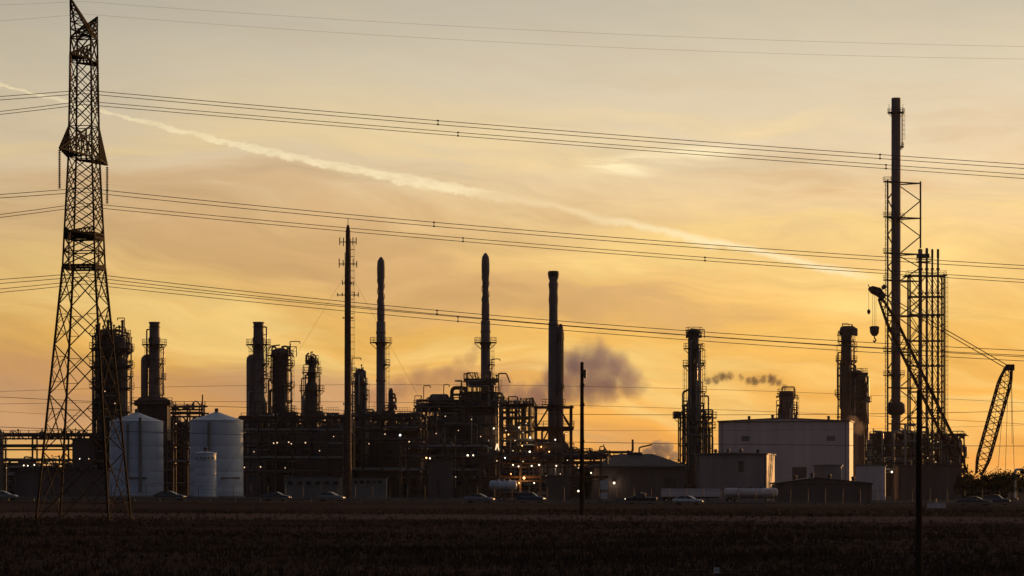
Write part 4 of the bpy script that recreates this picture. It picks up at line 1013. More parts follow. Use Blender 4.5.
# blocky units of the left middle ground: motor-control and compressor houses between the racks
def house(name, label, x0, x1, y_eave, y_ridge, d, depth, wall, roof, rz=0.0, ridge_at=.5, cat='building', panels=0, openings=(), group=None):
    """shed with real wall panels, gable/mono roof with overhang, openings set in"""
    px = (x0 + x1) / 2; t = T(name, label, cat, px, d, group, rz); o = t.o
    w = (x1 - x0) / t.s / math.cos(rz) if not rz else (x1 - x0) / t.s / math.cos(rz); X0, X1 = -w / 2, w / 2; ze, zr = t.z(y_eave), t.z(y_ridge)
    xr = X0 + w * ridge_at
    def top(x): return ze + (zr - ze) * ((x - X0) / max(.01, xr - X0) if x <= xr else (X1 - x) / max(.01, X1 - xr))
    n = panels or max(2, int(w / 2.6))
    xs_ = [X0 + w * i / n for i in range(n + 1)]
    MB().prism([(X0 + .1, 0), (X1 - .1, 0), (X1 - .1, ze - .1), (xr, zr - .1), (X0 + .1, ze - .1)], .06, depth - .06).build('wall', wall, o)
    for a, b in zip(xs_, xs_[1:]):                                       # front cladding panels with open joints
        MB().prism([(a + .05, 0), (b - .05, 0), (b - .05, top(b - .05) - .02), (a + .05, top(a + .05) - .02)], 0, .055).build('wall_panel', wall, o)
    k = max(2, int(depth / 3))
    for i in range(k):                                                   # right-hand side panels
        MB().b2((X1 - .1, .07 + (depth - .14) * i / k + .02, 0), (X1, .07 + (depth - .14) * (i + 1) / k - .02, ze - .12)).build('wall_panel', wall, o)
    e = .25
    MB().prism([(X0 - e, ze - .02), (xr, zr + .02), (X1 + e, ze - .02), (X1 + e, ze + .2), (xr, zr + .24), (X0 - e, ze + .2)], -e, depth + e).build('roof', roof, o)
    if w > 12:
        MB().b2((X0, -e - .16, ze - .16), (X1, -e - .01, ze + .02)).build('gutter', 'steel', o)
        for q_ in (.03, .97): MB().path([(X0 + w * q_, -.14, .1), (X0 + w * q_, -.14, ze - .2)], .07, 6).build('downpipe', 'steel', o)
        for q_ in (.22, .4, .58, .83):
            xv = X0 + w * q_; MB().lathe([(top(xv) + .1, .3), (top(xv) + .8, .3), (top(xv) + .85, .48), (top(xv) + 1.1, .2)], 10, (xv, depth * .4)).build('roof_vent', 'galv', o)
    for (kind, a, b, c, dd, m) in openings:
        f = MB().b2((t.x(a) / math.cos(rz), -.08, t.z(dd)), (t.x(b) / math.cos(rz), .02, t.z(c))).build(kind, m, o)
        if kind == 'window':
            fr = MB(); xa, xb, za, zb = t.x(a) / math.cos(rz), t.x(b) / math.cos(rz), t.z(dd), t.z(c)
            for p, q in (((xa, za), (xb, za)), ((xa, zb), (xb, zb)), ((xa, za), (xa, zb)), ((xb, za), (xb, zb))): fr.beam((p[0], -.1, p[1]), (q[0], -.1, q[1]), .1)
            fr.build('window_frame', 'galv', f)
    return t
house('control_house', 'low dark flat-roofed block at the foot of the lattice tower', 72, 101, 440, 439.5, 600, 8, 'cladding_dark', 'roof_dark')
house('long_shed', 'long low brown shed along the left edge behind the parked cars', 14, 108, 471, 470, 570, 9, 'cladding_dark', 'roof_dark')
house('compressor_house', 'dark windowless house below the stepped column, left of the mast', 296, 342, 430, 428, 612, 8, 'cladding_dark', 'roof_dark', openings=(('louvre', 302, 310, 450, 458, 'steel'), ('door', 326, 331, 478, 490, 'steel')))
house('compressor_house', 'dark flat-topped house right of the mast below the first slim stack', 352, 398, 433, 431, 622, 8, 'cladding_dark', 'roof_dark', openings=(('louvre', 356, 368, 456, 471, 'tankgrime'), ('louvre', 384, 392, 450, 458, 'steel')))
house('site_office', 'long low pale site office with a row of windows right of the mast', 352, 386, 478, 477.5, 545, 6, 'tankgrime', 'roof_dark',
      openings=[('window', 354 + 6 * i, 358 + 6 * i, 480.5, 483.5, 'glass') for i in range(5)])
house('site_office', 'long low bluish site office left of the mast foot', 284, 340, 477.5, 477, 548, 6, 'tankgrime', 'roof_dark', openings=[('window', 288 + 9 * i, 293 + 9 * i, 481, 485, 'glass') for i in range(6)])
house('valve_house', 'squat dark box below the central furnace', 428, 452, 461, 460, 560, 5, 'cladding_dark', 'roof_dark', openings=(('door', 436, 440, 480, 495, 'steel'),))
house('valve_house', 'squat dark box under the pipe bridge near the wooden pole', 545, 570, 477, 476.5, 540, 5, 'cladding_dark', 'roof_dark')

# hip-roofed warehouse right of the wooden pole
def warehouse():
    t = T('warehouse', 'dark brown hip-roofed warehouse between the wooden pole and the platformed column', 'building', 638, 585); o = t.o
    x0, x1 = t.x(592), t.x(686); ze, zr = t.z(466), t.z(453.5); D = 17.0
    n = 12
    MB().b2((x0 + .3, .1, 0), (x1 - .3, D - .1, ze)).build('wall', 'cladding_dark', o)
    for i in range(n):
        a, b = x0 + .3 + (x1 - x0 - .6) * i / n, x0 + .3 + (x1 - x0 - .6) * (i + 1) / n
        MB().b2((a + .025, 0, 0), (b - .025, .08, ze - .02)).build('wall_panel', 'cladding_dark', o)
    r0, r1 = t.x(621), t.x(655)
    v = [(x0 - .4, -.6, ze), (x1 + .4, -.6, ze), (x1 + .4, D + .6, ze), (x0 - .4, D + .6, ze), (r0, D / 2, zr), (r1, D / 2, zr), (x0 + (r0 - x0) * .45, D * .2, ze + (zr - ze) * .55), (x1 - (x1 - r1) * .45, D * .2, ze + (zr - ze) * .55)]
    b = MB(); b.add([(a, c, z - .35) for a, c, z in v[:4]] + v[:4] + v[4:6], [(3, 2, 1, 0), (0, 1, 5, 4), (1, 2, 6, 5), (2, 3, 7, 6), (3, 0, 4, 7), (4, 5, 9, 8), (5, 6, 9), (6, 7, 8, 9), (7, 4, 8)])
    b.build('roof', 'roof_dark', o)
    MB().b2((t.x(630), D / 2 - .8, zr - .1), (t.x(644), D / 2 + .8, zr + .35)).build('ridge_vent', 'roof_dark', o)
    MB().b2((t.x(617), -.12, t.z(475)), (t.x(626), -.02, t.z(470.5))).build('louvre', 'steel', o)
    MB().b2((t.x(664), -.12, 0), (t.x(676), -.02, t.z(478))).build('roller_door', 'steel', o)
    pipe(o, [(t.x(641), D / 2, zr - .2), (t.x(641), D / 2, t.z(447)), (t.x(654), D / 2, t.z(444))], .16, 'pipe', 'vent_pipe', 6)
    for px, py, m, r in ((614, 483, 'lamp_white', .28), (591, 473, 'lamp_dim', .12)): lamp(t, px, py, -.6, m, r, 30)
warehouse()
A = R(-10.5)
house('process_shed', 'big pale grey shed with a shallow gable roof and a sunlit right edge', 719, 848, 421.5, 418.5, 640, 13, 'cladding', 'tankgrime', A, .5, panels=14,
      openings=(('door', 792, 806, 467, 500, 'cladding_dark'), ('louvre', 742, 750, 436, 441, 'tankgrime'), ('louvre', 826, 834, 436, 441, 'tankgrime'), ('door', 770, 774, 482, 500, 'steel')))
house('process_shed', 'smaller brown-grey shed whose right end wall glows orange', 697, 766, 454.5, 453.5, 585, 14, 'cladding_tan', 'tankgrime', R(-12), .5, panels=8,
      openings=(('louvre', 738.5, 743.5, 461, 472, 'steel'),))
house('switch_house', 'small grey flat-roofed cabin in front of the big shed', 814, 841, 466, 465.5, 590, 7, 'cladding_tan', 'tankgrime', R(-8), panels=5)
house('switch_house', 'small pale flat-roofed cabin right of the big shed', 856, 885, 466, 465.5, 600, 7, 'cladding', 'tankgrime', R(-8), panels=5)
house('low_shed', 'low dark shed with very shallow roof in front of the big grey shed', 776, 872, 484, 478.5, 520, 10, 'cladding_dark', 'roof_dark', 0, .42)
house('process_house', 'dark block under the flare stack', 872, 914, 434, 432, 782, 12, 'cladding_dark', 'roof_dark')
t = T('process_structure', 'ragged narrow steel tower crowded with pipes right of the flare risers', 'process unit', 951, 745)
frame(t, t.x(945), t.x(957), -2, 2, [t.z(p) for p in (476, 464, 452, 441)], 1, 1, .3, 'steel', 'X', decks=(1, 2, 3))
tangle(t, t.x(943), t.x(960), -2.5, 2.5, 1, t.z(440), 30, 95, (.15, .45))
house('process_house', 'low dark block in front of the risers, left of the crane', 898, 962, 466, 465, 640, 8, 'cladding_dark', 'roof_dark')

# ================================================================== FLARE STACK, DERRICK, RISERS
def flare():
    d = 780; t = T('flare_stack', 'tallest stack at the right, held by a triangular braced derrick', 'stack', 896, d); o = t.o
    shell(t, [(98, 4.3), (99, 4.6), (430, 4.8), (500, 5.2)], 'stackskin', 'flue', n=22)
    shell(t, [(402, 6), (404, 8.5), (406, 9.5), (412, 9.5), (415, 6)], 'steel', 'knockout_skirt', n=22)
    platform(o, t.z(113), 4.7 / t.s, 8.6 / t.s); platform(o, t.z(218), 4.8 / t.s, 9 / t.s); platform(o, t.z(375), 4.8 / t.s, 9 / t.s); platform(o, t.z(147), 4.8 / t.s, 8 / t.s, -40, 40)
    ladder(o, 6.4 / t.s, 0, t.z(148), t.z(108), 0)
    pipe(o, [(6.0 / t.s, -.3, t.z(148)), (6.0 / t.s, -.3, t.z(112))], .18, 'pipe')
    for a in (0, 90, 180, 270): MB().path([(1.9 * math.cos(R(a)), 1.9 * math.sin(R(a)), t.z(113)), (1.9 * math.cos(R(a)), 1.9 * math.sin(R(a)), t.z(104))], .06, 5).build('pilot_pipe', 'steel', o)
    LA, LB, LC = (t.x(886), -3.5), (t.x(921), 1.0), (t.x(900), 4.5)
    rows = [183, 218, 254, 281, 316, 352, 388, 424, 470]; top = t.z(181)
    for L in (LA, LB, LC): strut(o, 'derrick_leg', (L[0], L[1], 0), (L[0], L[1], top), .42)
    x2 = t.x(883.6)
    strut(o, 'derrick_leg', (x2, -3.5, 0), (x2, -3.5, top), .15)
    for a, b in zip(rows, rows[1:]):
        for p, q in ((LA, LB), (LB, LC), (LC, LA)):
            strut(o, 'beam', (p[0], p[1], t.z(a)), (q[0], q[1], t.z(a)), .32)
        zm = (t.z(a) + t.z(b)) / 2
        for p, q in ((LC, LB), (LC, LA)):
            strut(o, 'brace', (p[0], p[1], t.z(a)), (q[0], q[1], zm), .25); strut(o, 'brace', (p[0], p[1], t.z(b)), (q[0], q[1], zm), .25)
        n = 6
        ld = MB()
        for i in range(n): ld.beam((LA[0], -3.5, t.z(a + (b - a) * i / n)), (x2, -3.5, t.z(a + (b - a) * (i + .5) / n)), .1).beam((x2, -3.5, t.z(a + (b - a) * (i + .5) / n)), (LA[0], -3.5, t.z(a + (b - a) * (i + 1) / n)), .1)
        ld.build('ladder_panel', 'steel', o)
    for py in (183, 218, 254, 281, 352, 376): box_platform(o, t.x(882), t.x(889), -4.6, -2.4, t.z(py), name='landing')
    lamp(t, 889, 419, -5, 'lamp_dim', .15)
    return t
flare()
def risers():
    d = 758; t = T('riser_rack', 'four tall parallel risers in a braced lattice frame right of the flare stack', 'riser rack', 928, d); o = t.o
    for px, top, hw, m in ((920.3, 249, 2.3, 'stackskin'), (926.8, 248, 1.5, 'stackskin'), (932.3, 249, 1.2, 'steel_rust'), (938, 249, 1.3, 'steel_rust')):
        shell(t, [(top, hw * .7), (top + 1, hw), (top + 8, hw), (top + 10, hw * .8), (500, hw)], m, 'riser', cx=px, cy=0, n=12)
        for py in range(270, 480, 24): MB().lathe([(t.z(py), hw / t.s), (t.z(py) + .15, hw / t.s + .18), (t.z(py) + .4, hw / t.s + .18), (t.z(py) + .5, hw / t.s)], 10, (t.x(px), 0)).build('flange', m, o)
    MB().b2((t.x(917), -1, t.z(258)), (t.x(929), 1, t.z(254))).build('tip_manifold', 'steel', o)
    rows = [276, 297, 315, 341, 366, 392, 418, 444, 470]
    x0, x1, xm = t.x(909), t.x(943), t.x(926)
    for x in (x0, x1):
        for y in (-2, 2): strut(o, 'column', (x, y, 0), (x, y, t.z(275)), .42)
    for a, b in zip(rows, rows[1:]):
        for y in (-2, 2):
            strut(o, 'beam', (x0 - (1.5 if a == 276 else 0), y, t.z(a)), (x1 + (.8 if a == 276 else 0), y, t.z(a)), .32)
            strut(o, 'brace', (x0, y, t.z(a)), (xm, y, t.z(b)), .18); strut(o, 'brace', (xm, y + .2, t.z(a)), (x0, y + .2, t.z(b)), .18)
            for u, v in ((932.3, 938), (938, 943), (926.8, 932.3)):
                strut(o, 'brace', (t.x(u), y, t.z(a)), (t.x(v), y, t.z((a + b) / 2)), .15); strut(o, 'brace', (t.x(v), y, t.z((a + b) / 2)), (t.x(u), y, t.z(b)), .15)
        strut(o, 'beam', (x0, -2, t.z(a)), (x0, 2, t.z(a)), .34); strut(o, 'beam', (x1, -2, t.z(a)), (x1, 2, t.z(a)), .34)
    box_platform(o, t.x(907), t.x(945), -2.6, 2.6, t.z(276)); box_platform(o, t.x(917), t.x(930), -1.6, 1.6, t.z(262))
    ladder(o, t.x(945.5), 0, 0, t.z(276), 0)
    tangle(t, t.x(915), t.x(958), -3, 3, 2, t.z(440), 26, 91, (.1, .32)); tangle(t, t.x(870), t.x(935), -4, -2, t.z(470), t.z(425), 22, 92, (.1, .35))
    # small flame licking from a riser tip
    pr = [(t.z(249), .34), (t.z(247.5), .32), (t.z(245.5), .32), (t.z(243.5), .12), (t.z(242.5), .02)]
    b = MB().lathe(pr, 10); b.v = [(x + t.x(921) + (z - t.z(249)) * 1.2, y, z) for x, y, z in b.v]
    b.build('flare_flame', 'flame', o)
    for px, py, m in ((932, 452, 'lamp_dim'), (934, 462, 'lamp_dim'), (936, 442, 'lamp_dim'), (926, 458, 'lamp_dim')): lamp(t, px, py, -3, m, .14)  # lamps added to give the brightness of sky gaps in the lattice
risers()

# ================================================================== CRAWLER CRANE
def crane():
    d = 645; t = T('crawler_crane', 'lattice-boom crawler crane, boom leaning left across the flare rig, mast leaning right', 'crane', 975, d); o = t.o
    def lattice(name, p, q, w_mid, w_end, n, side=Vector((0, 1, 0))):
        b = MB(); p, q = Vector(p), Vector(q); ax = (q - p).normalized(); v = ax.cross(side).normalized(); u = side
        def c(i, a, e):
            tt_ = i / n; w = w_end + (w_mid - w_end) * min(1, tt_ / .14, (1 - tt_) / .14) if n else 0
            return p.lerp(q, tt_) + (v * a + u * e) * w / 2
        cs = ((-1, -1), (1, -1), (1, 1), (-1, 1))
        for i in range(n):
            for a, e in cs: b.beam(c(i, a, e), c(i + 1, a, e), .34)
            for k in range(4):
                s0, s1 = cs[k], cs[(k + 1) % 4]
                if i % 2: s0, s1 = s1, s0
                b.beam(c(i, *s0), c(i + 1, *s1), .17)
        return b.build(name, 'crane_paint', o)
    foot = (t.x(966), 0, t.z(474)); head = (t.x(880), 0, t.z(298))
    lattice('boom', foot, head, 2.2, .8, 26)
    mfoot = (t.x(979), 0, t.z(474)); mtop = (t.x(1009), 0, t.z(367))
    lattice('derrick_mast', mfoot, mtop, 2.7, 1.3, 18)
    hd = MB().prism([(t.x(882), t.z(301)), (t.x(886), t.z(296)), (t.x(880), t.z(288)), (t.x(872), t.z(286)), (t.x(868.5), t.z(288)), (t.x(871), t.z(293)), (t.x(877), t.z(296))], -.8, .8).build('boom_head', 'crane_paint', o)
    for px, py, r in ((871, 289, .55), (877, 291, .6), (882, 296, .6), (884, 287, .5)):
        b = MB().lathe([(-.9, r), (-.7, r), (-.65, r * .8), (.65, r * .8), (.7, r), (.9, r)], 14); b.v = [(t.x(px) + x, z, t.z(py) + y) for x, y, z in b.v]; b.f = [f[::-1] for f in b.f]; b.build('sheave', 'steel', hd)
    strut(hd, 'jib_strut', (t.x(880), .1, t.z(296)), (t.x(884), .1, t.z(284)), .2); strut(hd, 'jib_strut', (t.x(870), .1, t.z(288)), (t.x(868), .1, t.z(284.5)), .18)
    mh = MB().box((t.x(1010), 0, t.z(367.5)), (1.8, 1.6, 1.4)).build('mast_head', 'crane_paint', o)
    for y, dz in ((-.5, 0), (.5, -.7)): MB().path([(t.x(1008), y, t.z(366) + dz), (t.x(882), y, t.z(293) + dz)], .1, 5).build('pendant_rope', 'wire', o)
    for i, (xa, xb) in enumerate(((1003, 985), (1006, 998), (1008, 1005), (1012.5, 1012.5), (1013, 1014))):
        MB().path([(t.x(min(xa, 1011)), (-.4, .4)[i % 2], t.z(368 + i)), (t.x(xb), (-.4, .4)[i % 2], t.z(474 - (30 if i == 3 else 0)))], .06, 4).build('backstay_rope', 'wire', o)
    for dx in (872.6, 874.4, 876): MB().path([(t.x(dx), 0, t.z(289)), (t.x(dx), 0, t.z(328))], .045, 4).build('hoist_rope', 'wire', o)
    hb = MB().lathe([(t.z(336), .5), (t.z(333), 1.0), (t.z(327), 1.15), (t.z(326), .7)], 12, (t.x(874.5), 0)); hb.v = [(x, y * .6, z) for x, y, z in hb.v]
    hk = hb.build('hook_block', 'steel', o)
    MB().path([(t.x(874.5), 0, t.z(336)), (t.x(874.5), 0, t.z(338)), (t.x(876), 0, t.z(340)), (t.x(874.5), 0, t.z(342)), (t.x(873), 0, t.z(340.5))], .16, 6).build('hook', 'steel', hk)
    MB().path([(t.x(868.8), 0, t.z(288)), (t.x(868.8), 0, t.z(309))], .045, 4).build('whip_rope', 'wire', o)
    MB().lathe([(t.z(314.5), .05), (t.z(313), .35), (t.z(311), .42), (t.z(309), .1)], 10, (t.x(868.8), 0)).build('whip_ball', 'steel', o)
    # carbody, house, counterweight, tracks
    zb = 2.6
    MB().b2((t.x(962), -1.9, 1.7), (t.x(1004), 1.9, 4.4)).build('machinery_house', 'crane_paint', o)
    MB().b2((t.x(1004), -2.6, 1.9), (t.x(1013), 2.6, 4.9)).build('counterweight', 'steel', o)
    cb = MB().prism([(t.x(958), 1.9), (t.x(964.5), 1.9), (t.x(964.5), 4.2), (t.x(960), 4.2), (t.x(957.5), 3.1)], -2.9, -1.95).build('operator_cab', 'crane_paint', o)
    MB().b2((t.x(959), -2.95, 2.8), (t.x(963.5), -2.91, 4.0)).build('cab_window', 'glass', cb)
    for y in (-3.4, 2.4):
        out = []
        for i in range(9): a = math.pi / 2 + math.pi * i / 8; out.append((t.x(962) + .75 * math.cos(a), .75 + .75 * math.sin(a)))
        for i in range(9): a = -math.pi / 2 + math.pi * i / 8; out.append((t.x(1002) + .75 * math.cos(a), .75 + .75 * math.sin(a)))
        tr_ = MB().prism(out, y, y + 1.1).build('crawler_track', 'rubber', o)
    MB().b2((t.x(970), -2.3, .6), (t.x(994), 2.3, 1.68)).build('carbody', 'steel', o)
crane()

# ================================================================== VEHICLES
WHEEL = {}
def wheel(par, x, y, r=.33, w=.22):
    b = MB().lathe([(-w / 2, r * .6), (-w / 2, r * .92), (-w * .3, r), (w * .3, r), (w / 2, r * .92), (w / 2, r * .6)], 18)
    b.v = [(vx, vz, vy) for vx, vy, vz in b.v]; b.f = [f[::-1] for f in b.f]
    if 'r%.2f' % r not in WHEEL:
        WHEEL['r%.2f' % r] = b.mesh('tyre', 'rubber')
        c = MB().lathe([(-w / 2 - .01, r * .25), (-w / 2 + .02, r * .6), (w / 2 - .02, r * .6), (w / 2 + .01, r * .25)], 14); c.v = [(vx, vz, vy) for vx, vy, vz in c.v]; c.f = [f[::-1] for f in c.f]
        WHEEL['m%.2f' % r] = c.mesh('rim', 'chrome')
    o = bpy.data.objects.new('wheel', None); C.objects.link(o); o.parent = par; o.location = (x, y, r)
    for n_, k in (('tyre', 'r'), ('rim', 'm')):
        q = bpy.data.objects.new(n_, WHEEL['%s%.2f' % (k, r)]); C.objects.link(q); q.parent = o
    return o
def car(label, px, d, paint, kind='sedan', L=4.8, face=1, lights=None, group='cars on the road'):
    t = T('car', label, 'car', px, d, group, R(-13) if face > 0 else math.pi - R(10), dz=.026); o = t.o
    k = L / 4.8; hw = .9
    if kind == 'sedan': low = [(-2.4, .42, .82), (-2.33, .3, .95), (-1.5, .24, .98), (.9, .22, .95), (1.9, .24, .86), (2.3, .3, .74), (2.4, .4, .6)]; cab = [(-2.0, .95), (-1.25, 1.40), (-.35, 1.47), (.25, 1.42), (1.15, .95)]
    elif kind == 'suv': low = [(-2.4, .5, .9), (-2.33, .36, 1.05), (-1.5, .3, 1.08), (.9, .3, 1.08), (1.9, .3, 1.02), (2.3, .36, .92), (2.4, .5, .72)]; cab = [(-2.25, 1.05), (-2.0, 1.62), (-.4, 1.74), (.3, 1.68), (1.1, 1.07)]
    else: low = [(-2.6, .55, .95), (-2.55, .42, 1.08), (-1.5, .36, 1.08), (.9, .36, 1.12), (1.9, .36, 1.1), (2.4, .4, 1.0), (2.5, .55, .8)]; cab = [(-.75, 1.1), (-.6, 1.72), (.1, 1.82), (.55, 1.76), (1.2, 1.12)]
    b = MB(); n = len(low); vs = []
    for i, (x, zb, zt) in enumerate(low):
        e = hw * (.84 if i in (0, n - 1) else (.95 if i in (1, n - 2) else 1)); zm = (zb + zt) / 2 + .05
        vs += [(x * k, -e * .9, zb), (x * k, -e, zm), (x * k, -e * .93, zt), (x * k, 0, zt + .03), (x * k, e * .93, zt), (x * k, e, zm), (x * k, e * .9, zb)]
    fs = [tuple(range(6, -1, -1)), tuple((n - 1) * 7 + j for j in range(7))]
    for i in range(n - 1):
        for j in range(7): a, c = i * 7 + j, i * 7 + (j + 1) % 7; fs.append((a, c, c + 7, a + 7))
    b.add(vs, [f[::-1] for f in fs], True); body = b.build('body', paint, o)
    # glasshouse
    b = MB(); m = len(cab); vs = []
    for i, (x, z) in enumerate(cab):
        e = hw * (.9 if i in (0, m - 1) else .68); vs += [(x * k, -e, z), (x * k, e, z)]
    fs = [tuple(range(0, 2 * m, 2)), tuple(range(2 * m - 1, 0, -2))] + [(2 * i, 2 * i + 1, 2 * i + 3, 2 * i + 2) for i in range(m - 1)] + [(1, 0, 2 * m - 2, 2 * m - 1)]
    b.add(vs, [f[::-1] for f in fs]); b.build('glasshouse', 'glass', o)
    r0, r1 = cab[1], cab[-2]; rm = cab[2]
    rp = MB()
    for (xa, za), (xb, zb) in ((r0, rm), (rm, r1)):
        e = hw * .69; rp.add([(xa * k, -e, za + .012), (xa * k, e, za + .012), (xb * k, e, zb + .012), (xb * k, -e, zb + .012), (xa * k, -e, za + .05), (xa * k, e, za + .05), (xb * k, e, zb + .05), (xb * k, -e, zb + .05)], [(0, 1, 2, 3), (7, 6, 5, 4), (4, 5, 1, 0), (5, 6, 2, 1), (6, 7, 3, 2), (7, 4, 0, 3)])
    rp.build('roof_panel', paint, o)
    pl = MB()
    for sg in (-1, 1):
        for (xa, za, ea), (xb, zb, eb) in (((cab[0][0], cab[0][1], .9), (r0[0], r0[1], .69)), ((cab[-1][0], cab[-1][1], .9), (r1[0], r1[1], .69)), ((-.35, cab[0][1], .91), (-.4, rm[1], .7))):
            pl.path([(xa * k, sg * ea * hw, za), ((xa + xb) / 2 * k, sg * (ea + eb) / 2 * hw * 1.01, (za + zb) / 2 + .03), (xb * k, sg * eb * hw, zb + .02)], .05, 8)
    pl.build('pillar', paint, o)
    ws = MB(); (xa, za), (xb, zb) = cab[-1], r1; nn = 8
    va = []
    for i in range(nn + 1):
        q_ = -1 + 2 * i / nn; va += [((xa + .16 - .2 * q_ * q_) * k, q_ * .88 * hw, za + .01), (((xa + xb) / 2 + .2 - .2 * q_ * q_) * k, q_ * .79 * hw, (za + zb) / 2 + .05), ((xb + .08 - .1 * q_ * q_) * k, q_ * .67 * hw, zb + .03)]
    ws.add(va, [f for i in range(nn) for f in ((3 * i, 3 * i + 3, 3 * i + 4, 3 * i + 1), (3 * i + 1, 3 * i + 4, 3 * i + 5, 3 * i + 2))], True); ws.build('windscreen', 'glass', o)
    MB().path([(cab[0][0] * k, -.86 * hw, cab[0][1] + .03), (0, -.93 * hw, cab[0][1] + .05), (cab[-1][0] * k, -.88 * hw, cab[-1][1] + .03), (low[-2][0] * k, -.78 * hw, low[-2][2] + .03)], .025, 6).build('glint_trim', 'chrome', o)  # chrome strip added on the near side to catch a bright sky glint
    xr, xf, wr = (-1.4, 1.45, .33) if kind == 'sedan' else (-1.45, 1.5, .38)
    for x in (xr, xf):
        for y in (-.82, .82): wheel(o, x * k, y, wr)
    for sg in (-1, 1):
        MB().box((low[-1][0] * k - .02, sg * .62, low[-1][2]), (.1, .34, .14)).build('headlight', lights or 'chrome', o)
        MB().box((low[0][0] * k + .02, sg * .66, low[0][2]), (.08, .26, .16)).build('tail_light', 'paint_red', o)
        MB().box((.85 * k, sg * .98, cab[0][1] + .08), (.14, .2, .14)).build('wing_mirror', paint, o)
    for x in (-.4, .4): MB().box((x * k, -.93, .82), (.16, .03, .04)).build('door_handle', 'chrome', o)
    MB().box((0, 0, low[3][1] + .05), (L * .8, 1.5, .1)).build('underbody', 'rubber', o)
    return t
car('silver car with a lit windscreen cut off by the left edge', 3, 466, 'paint_grey', 'sedan', 4.9)
car('black car with sunlit bonnet in front of the first broad white tank', 170, 466, 'paint_black', 'sedan', 5.2)
car('black car with bright windscreen between the second broad tank and the mast', 276, 468, 'paint_black', 'sedan', 4.8)
car('grey car at the foot of the tall mast', 331, 468, 'paint_grey', 'sedan', 4.5)
car('silver car with glinting bonnet in front of the white tanker trailer', 479, 464, 'paint_grey', 'sedan', 5.0)
car('dark blue-grey car at the foot of the lamp-lit pipe bridge', 531, 474.5, 'paint_blue', 'suv', 4.6, 1, 'lamp_dim', 'cars on the road')
car('dark pickup with lit headlamps in front of the hip-roofed warehouse', 641, 478, 'paint_black', 'pickup', 5.0, -1, 'lamp_white')
car('white car driving in front of the pale tank trailers', 688, 459.5, 'paint_white', 'sedan', 4.9)
car('dark car with a glinting windscreen below the crane mast', 974, 464, 'paint_black', 'sedan', 5.6)
car('dark grey car near the right edge behind the glinting one', 996, 470, 'paint_blue', 'suv', 4.6)

def trailer(label, x0, x1, py_top, py_bot, d, m, kind='tank'):
    t = T('trailer', label, 'trailer', (x0 + x1) / 2, d, 'parked trailers'); o = t.o; X0, X1 = t.x(x0), t.x(x1); zt, zb = t.z(py_top), t.z(py_bot); zb = max(zb, 1.15)
    if kind == 'tank':
        r = (zt - zb) / 2; L = X1 - X0
        prof = [(X0, .1), (X0 + .08, r * .7), (X0 + .35, r), (X0 + L * .33, r), (X0 + L * .34, r + .04), (X0 + L * .35, r), (X0 + L * .66, r), (X0 + L * .67, r + .04), (X0 + L * .68, r), (X1 - .35, r), (X1 - .08, r * .7), (X1, .1)]
        b = MB().lathe(prof, 22); b.v = [(vz, vy * 1.15, (zt + zb) / 2 + vx) for vx, vy, vz in b.v]; b.f = [f[::-1] for f in b.f]; tk = b.build('tank_body', m, o)
        MB().box(((X0 + X1) / 2, 0, zt + .12), (L * .5, .6, .08)).build('catwalk', 'galv', tk)
        for q in (.3, .5, .7): MB().lathe([(zt - .05, .3), (zt + .25, .3), (zt + .3, .2)], 10, (X0 + L * q, 0)).build('manhole', 'galv', tk)
    else:
        n = 8
        MB().b2((X0 + .06, -1.2, zb), (X1 - .06, 1.2, zt - .05)).build('box_body', m, o)
        for i in range(n): MB().b2((X0 + (X1 - X0) * i / n + .02, -1.26, zb), (X0 + (X1 - X0) * (i + 1) / n - .02, -1.21, zt)).build('side_panel', m, o)
    MB().b2((X0 + .4, -.5, zb - .3), (X1 - .3, .5, zb - .02)).build('chassis', 'steel', o)
    for dx in (.9, 2.2):
        for y in (-1.0, 1.0): wheel(o, X0 + dx, y, .5, .3)
    for y in (-.6, .6): strut(o, 'landing_leg', (X1 - 2.2, y, 0), (X1 - 2.2, y, zb), .14)
    return t
trailer('white tanker trailer with rounded ends behind the glinting silver car', 489, 517, 480.5, 490, 500, 'tankwhite')
trailer('long pale trailer behind the white car, left one of the pair', 661, 720, 488.5, 497, 505, 'cladding', 'box')
trailer('long pale tank trailer in front of the low dark shed, right one of the pair', 724, 778, 488, 497.5, 507, 'cladding')

# ================================================================== ROADSIDE THINGS
def guardrail():
    t = T('guardrail', 'long steel guardrail along the near side of the road', 'guardrail', 512, 452); o = t.o; g0 = t.g
    pm = MB().b2((-.07, .05, -.5), (.07, .2, .68)).mesh('post', 'galv')
    x = -120
    while x <= 120:
        q = bpy.data.objects.new('post', pm); C.objects.link(q); q.parent = o; q.location = (x, 0, gz(x, 452) - g0); x += 4
    for dz in (.42, .6):
        MB().path([(-122 + i * 4, 0, gz(-122 + i * 4, 452) - g0 + dz) for i in range(62)], .075, 5).build('rail', 'galv', o)
guardrail()
def fence():
    t = T('perimeter_fence', 'tall wire perimeter fence between road and plant', 'fence', 512, 490); o = t.o; g0 = t.g
    pm = MB().path([(0, 0, -.3), (0, 0, 2.3), (0, -.3, 2.65)], .045, 6).mesh('fence_post', 'steel')
    for i in range(85):
        x = -126 + i * 3; q = bpy.data.objects.new('fence_post', pm); C.objects.link(q); q.parent = o; q.location = (x, 0, gz(x, 490) - g0)
    for dz, r in ((2.25, .035), (1.15, .02), (.12, .02), (2.45, .012), (2.6, .012)):
        MB().path([(-126 + i * 6, -.15 if dz > 2.3 else 0, gz(-126 + i * 6, 490) - g0 + dz) for i in range(43)], r, 4).build('fence_wire', 'galv', o)
fence()
t = T('utility_cabinet', 'small pale cabinet standing by the road right of the near pole', 'cabinet', 936.5, 418); o = t.o
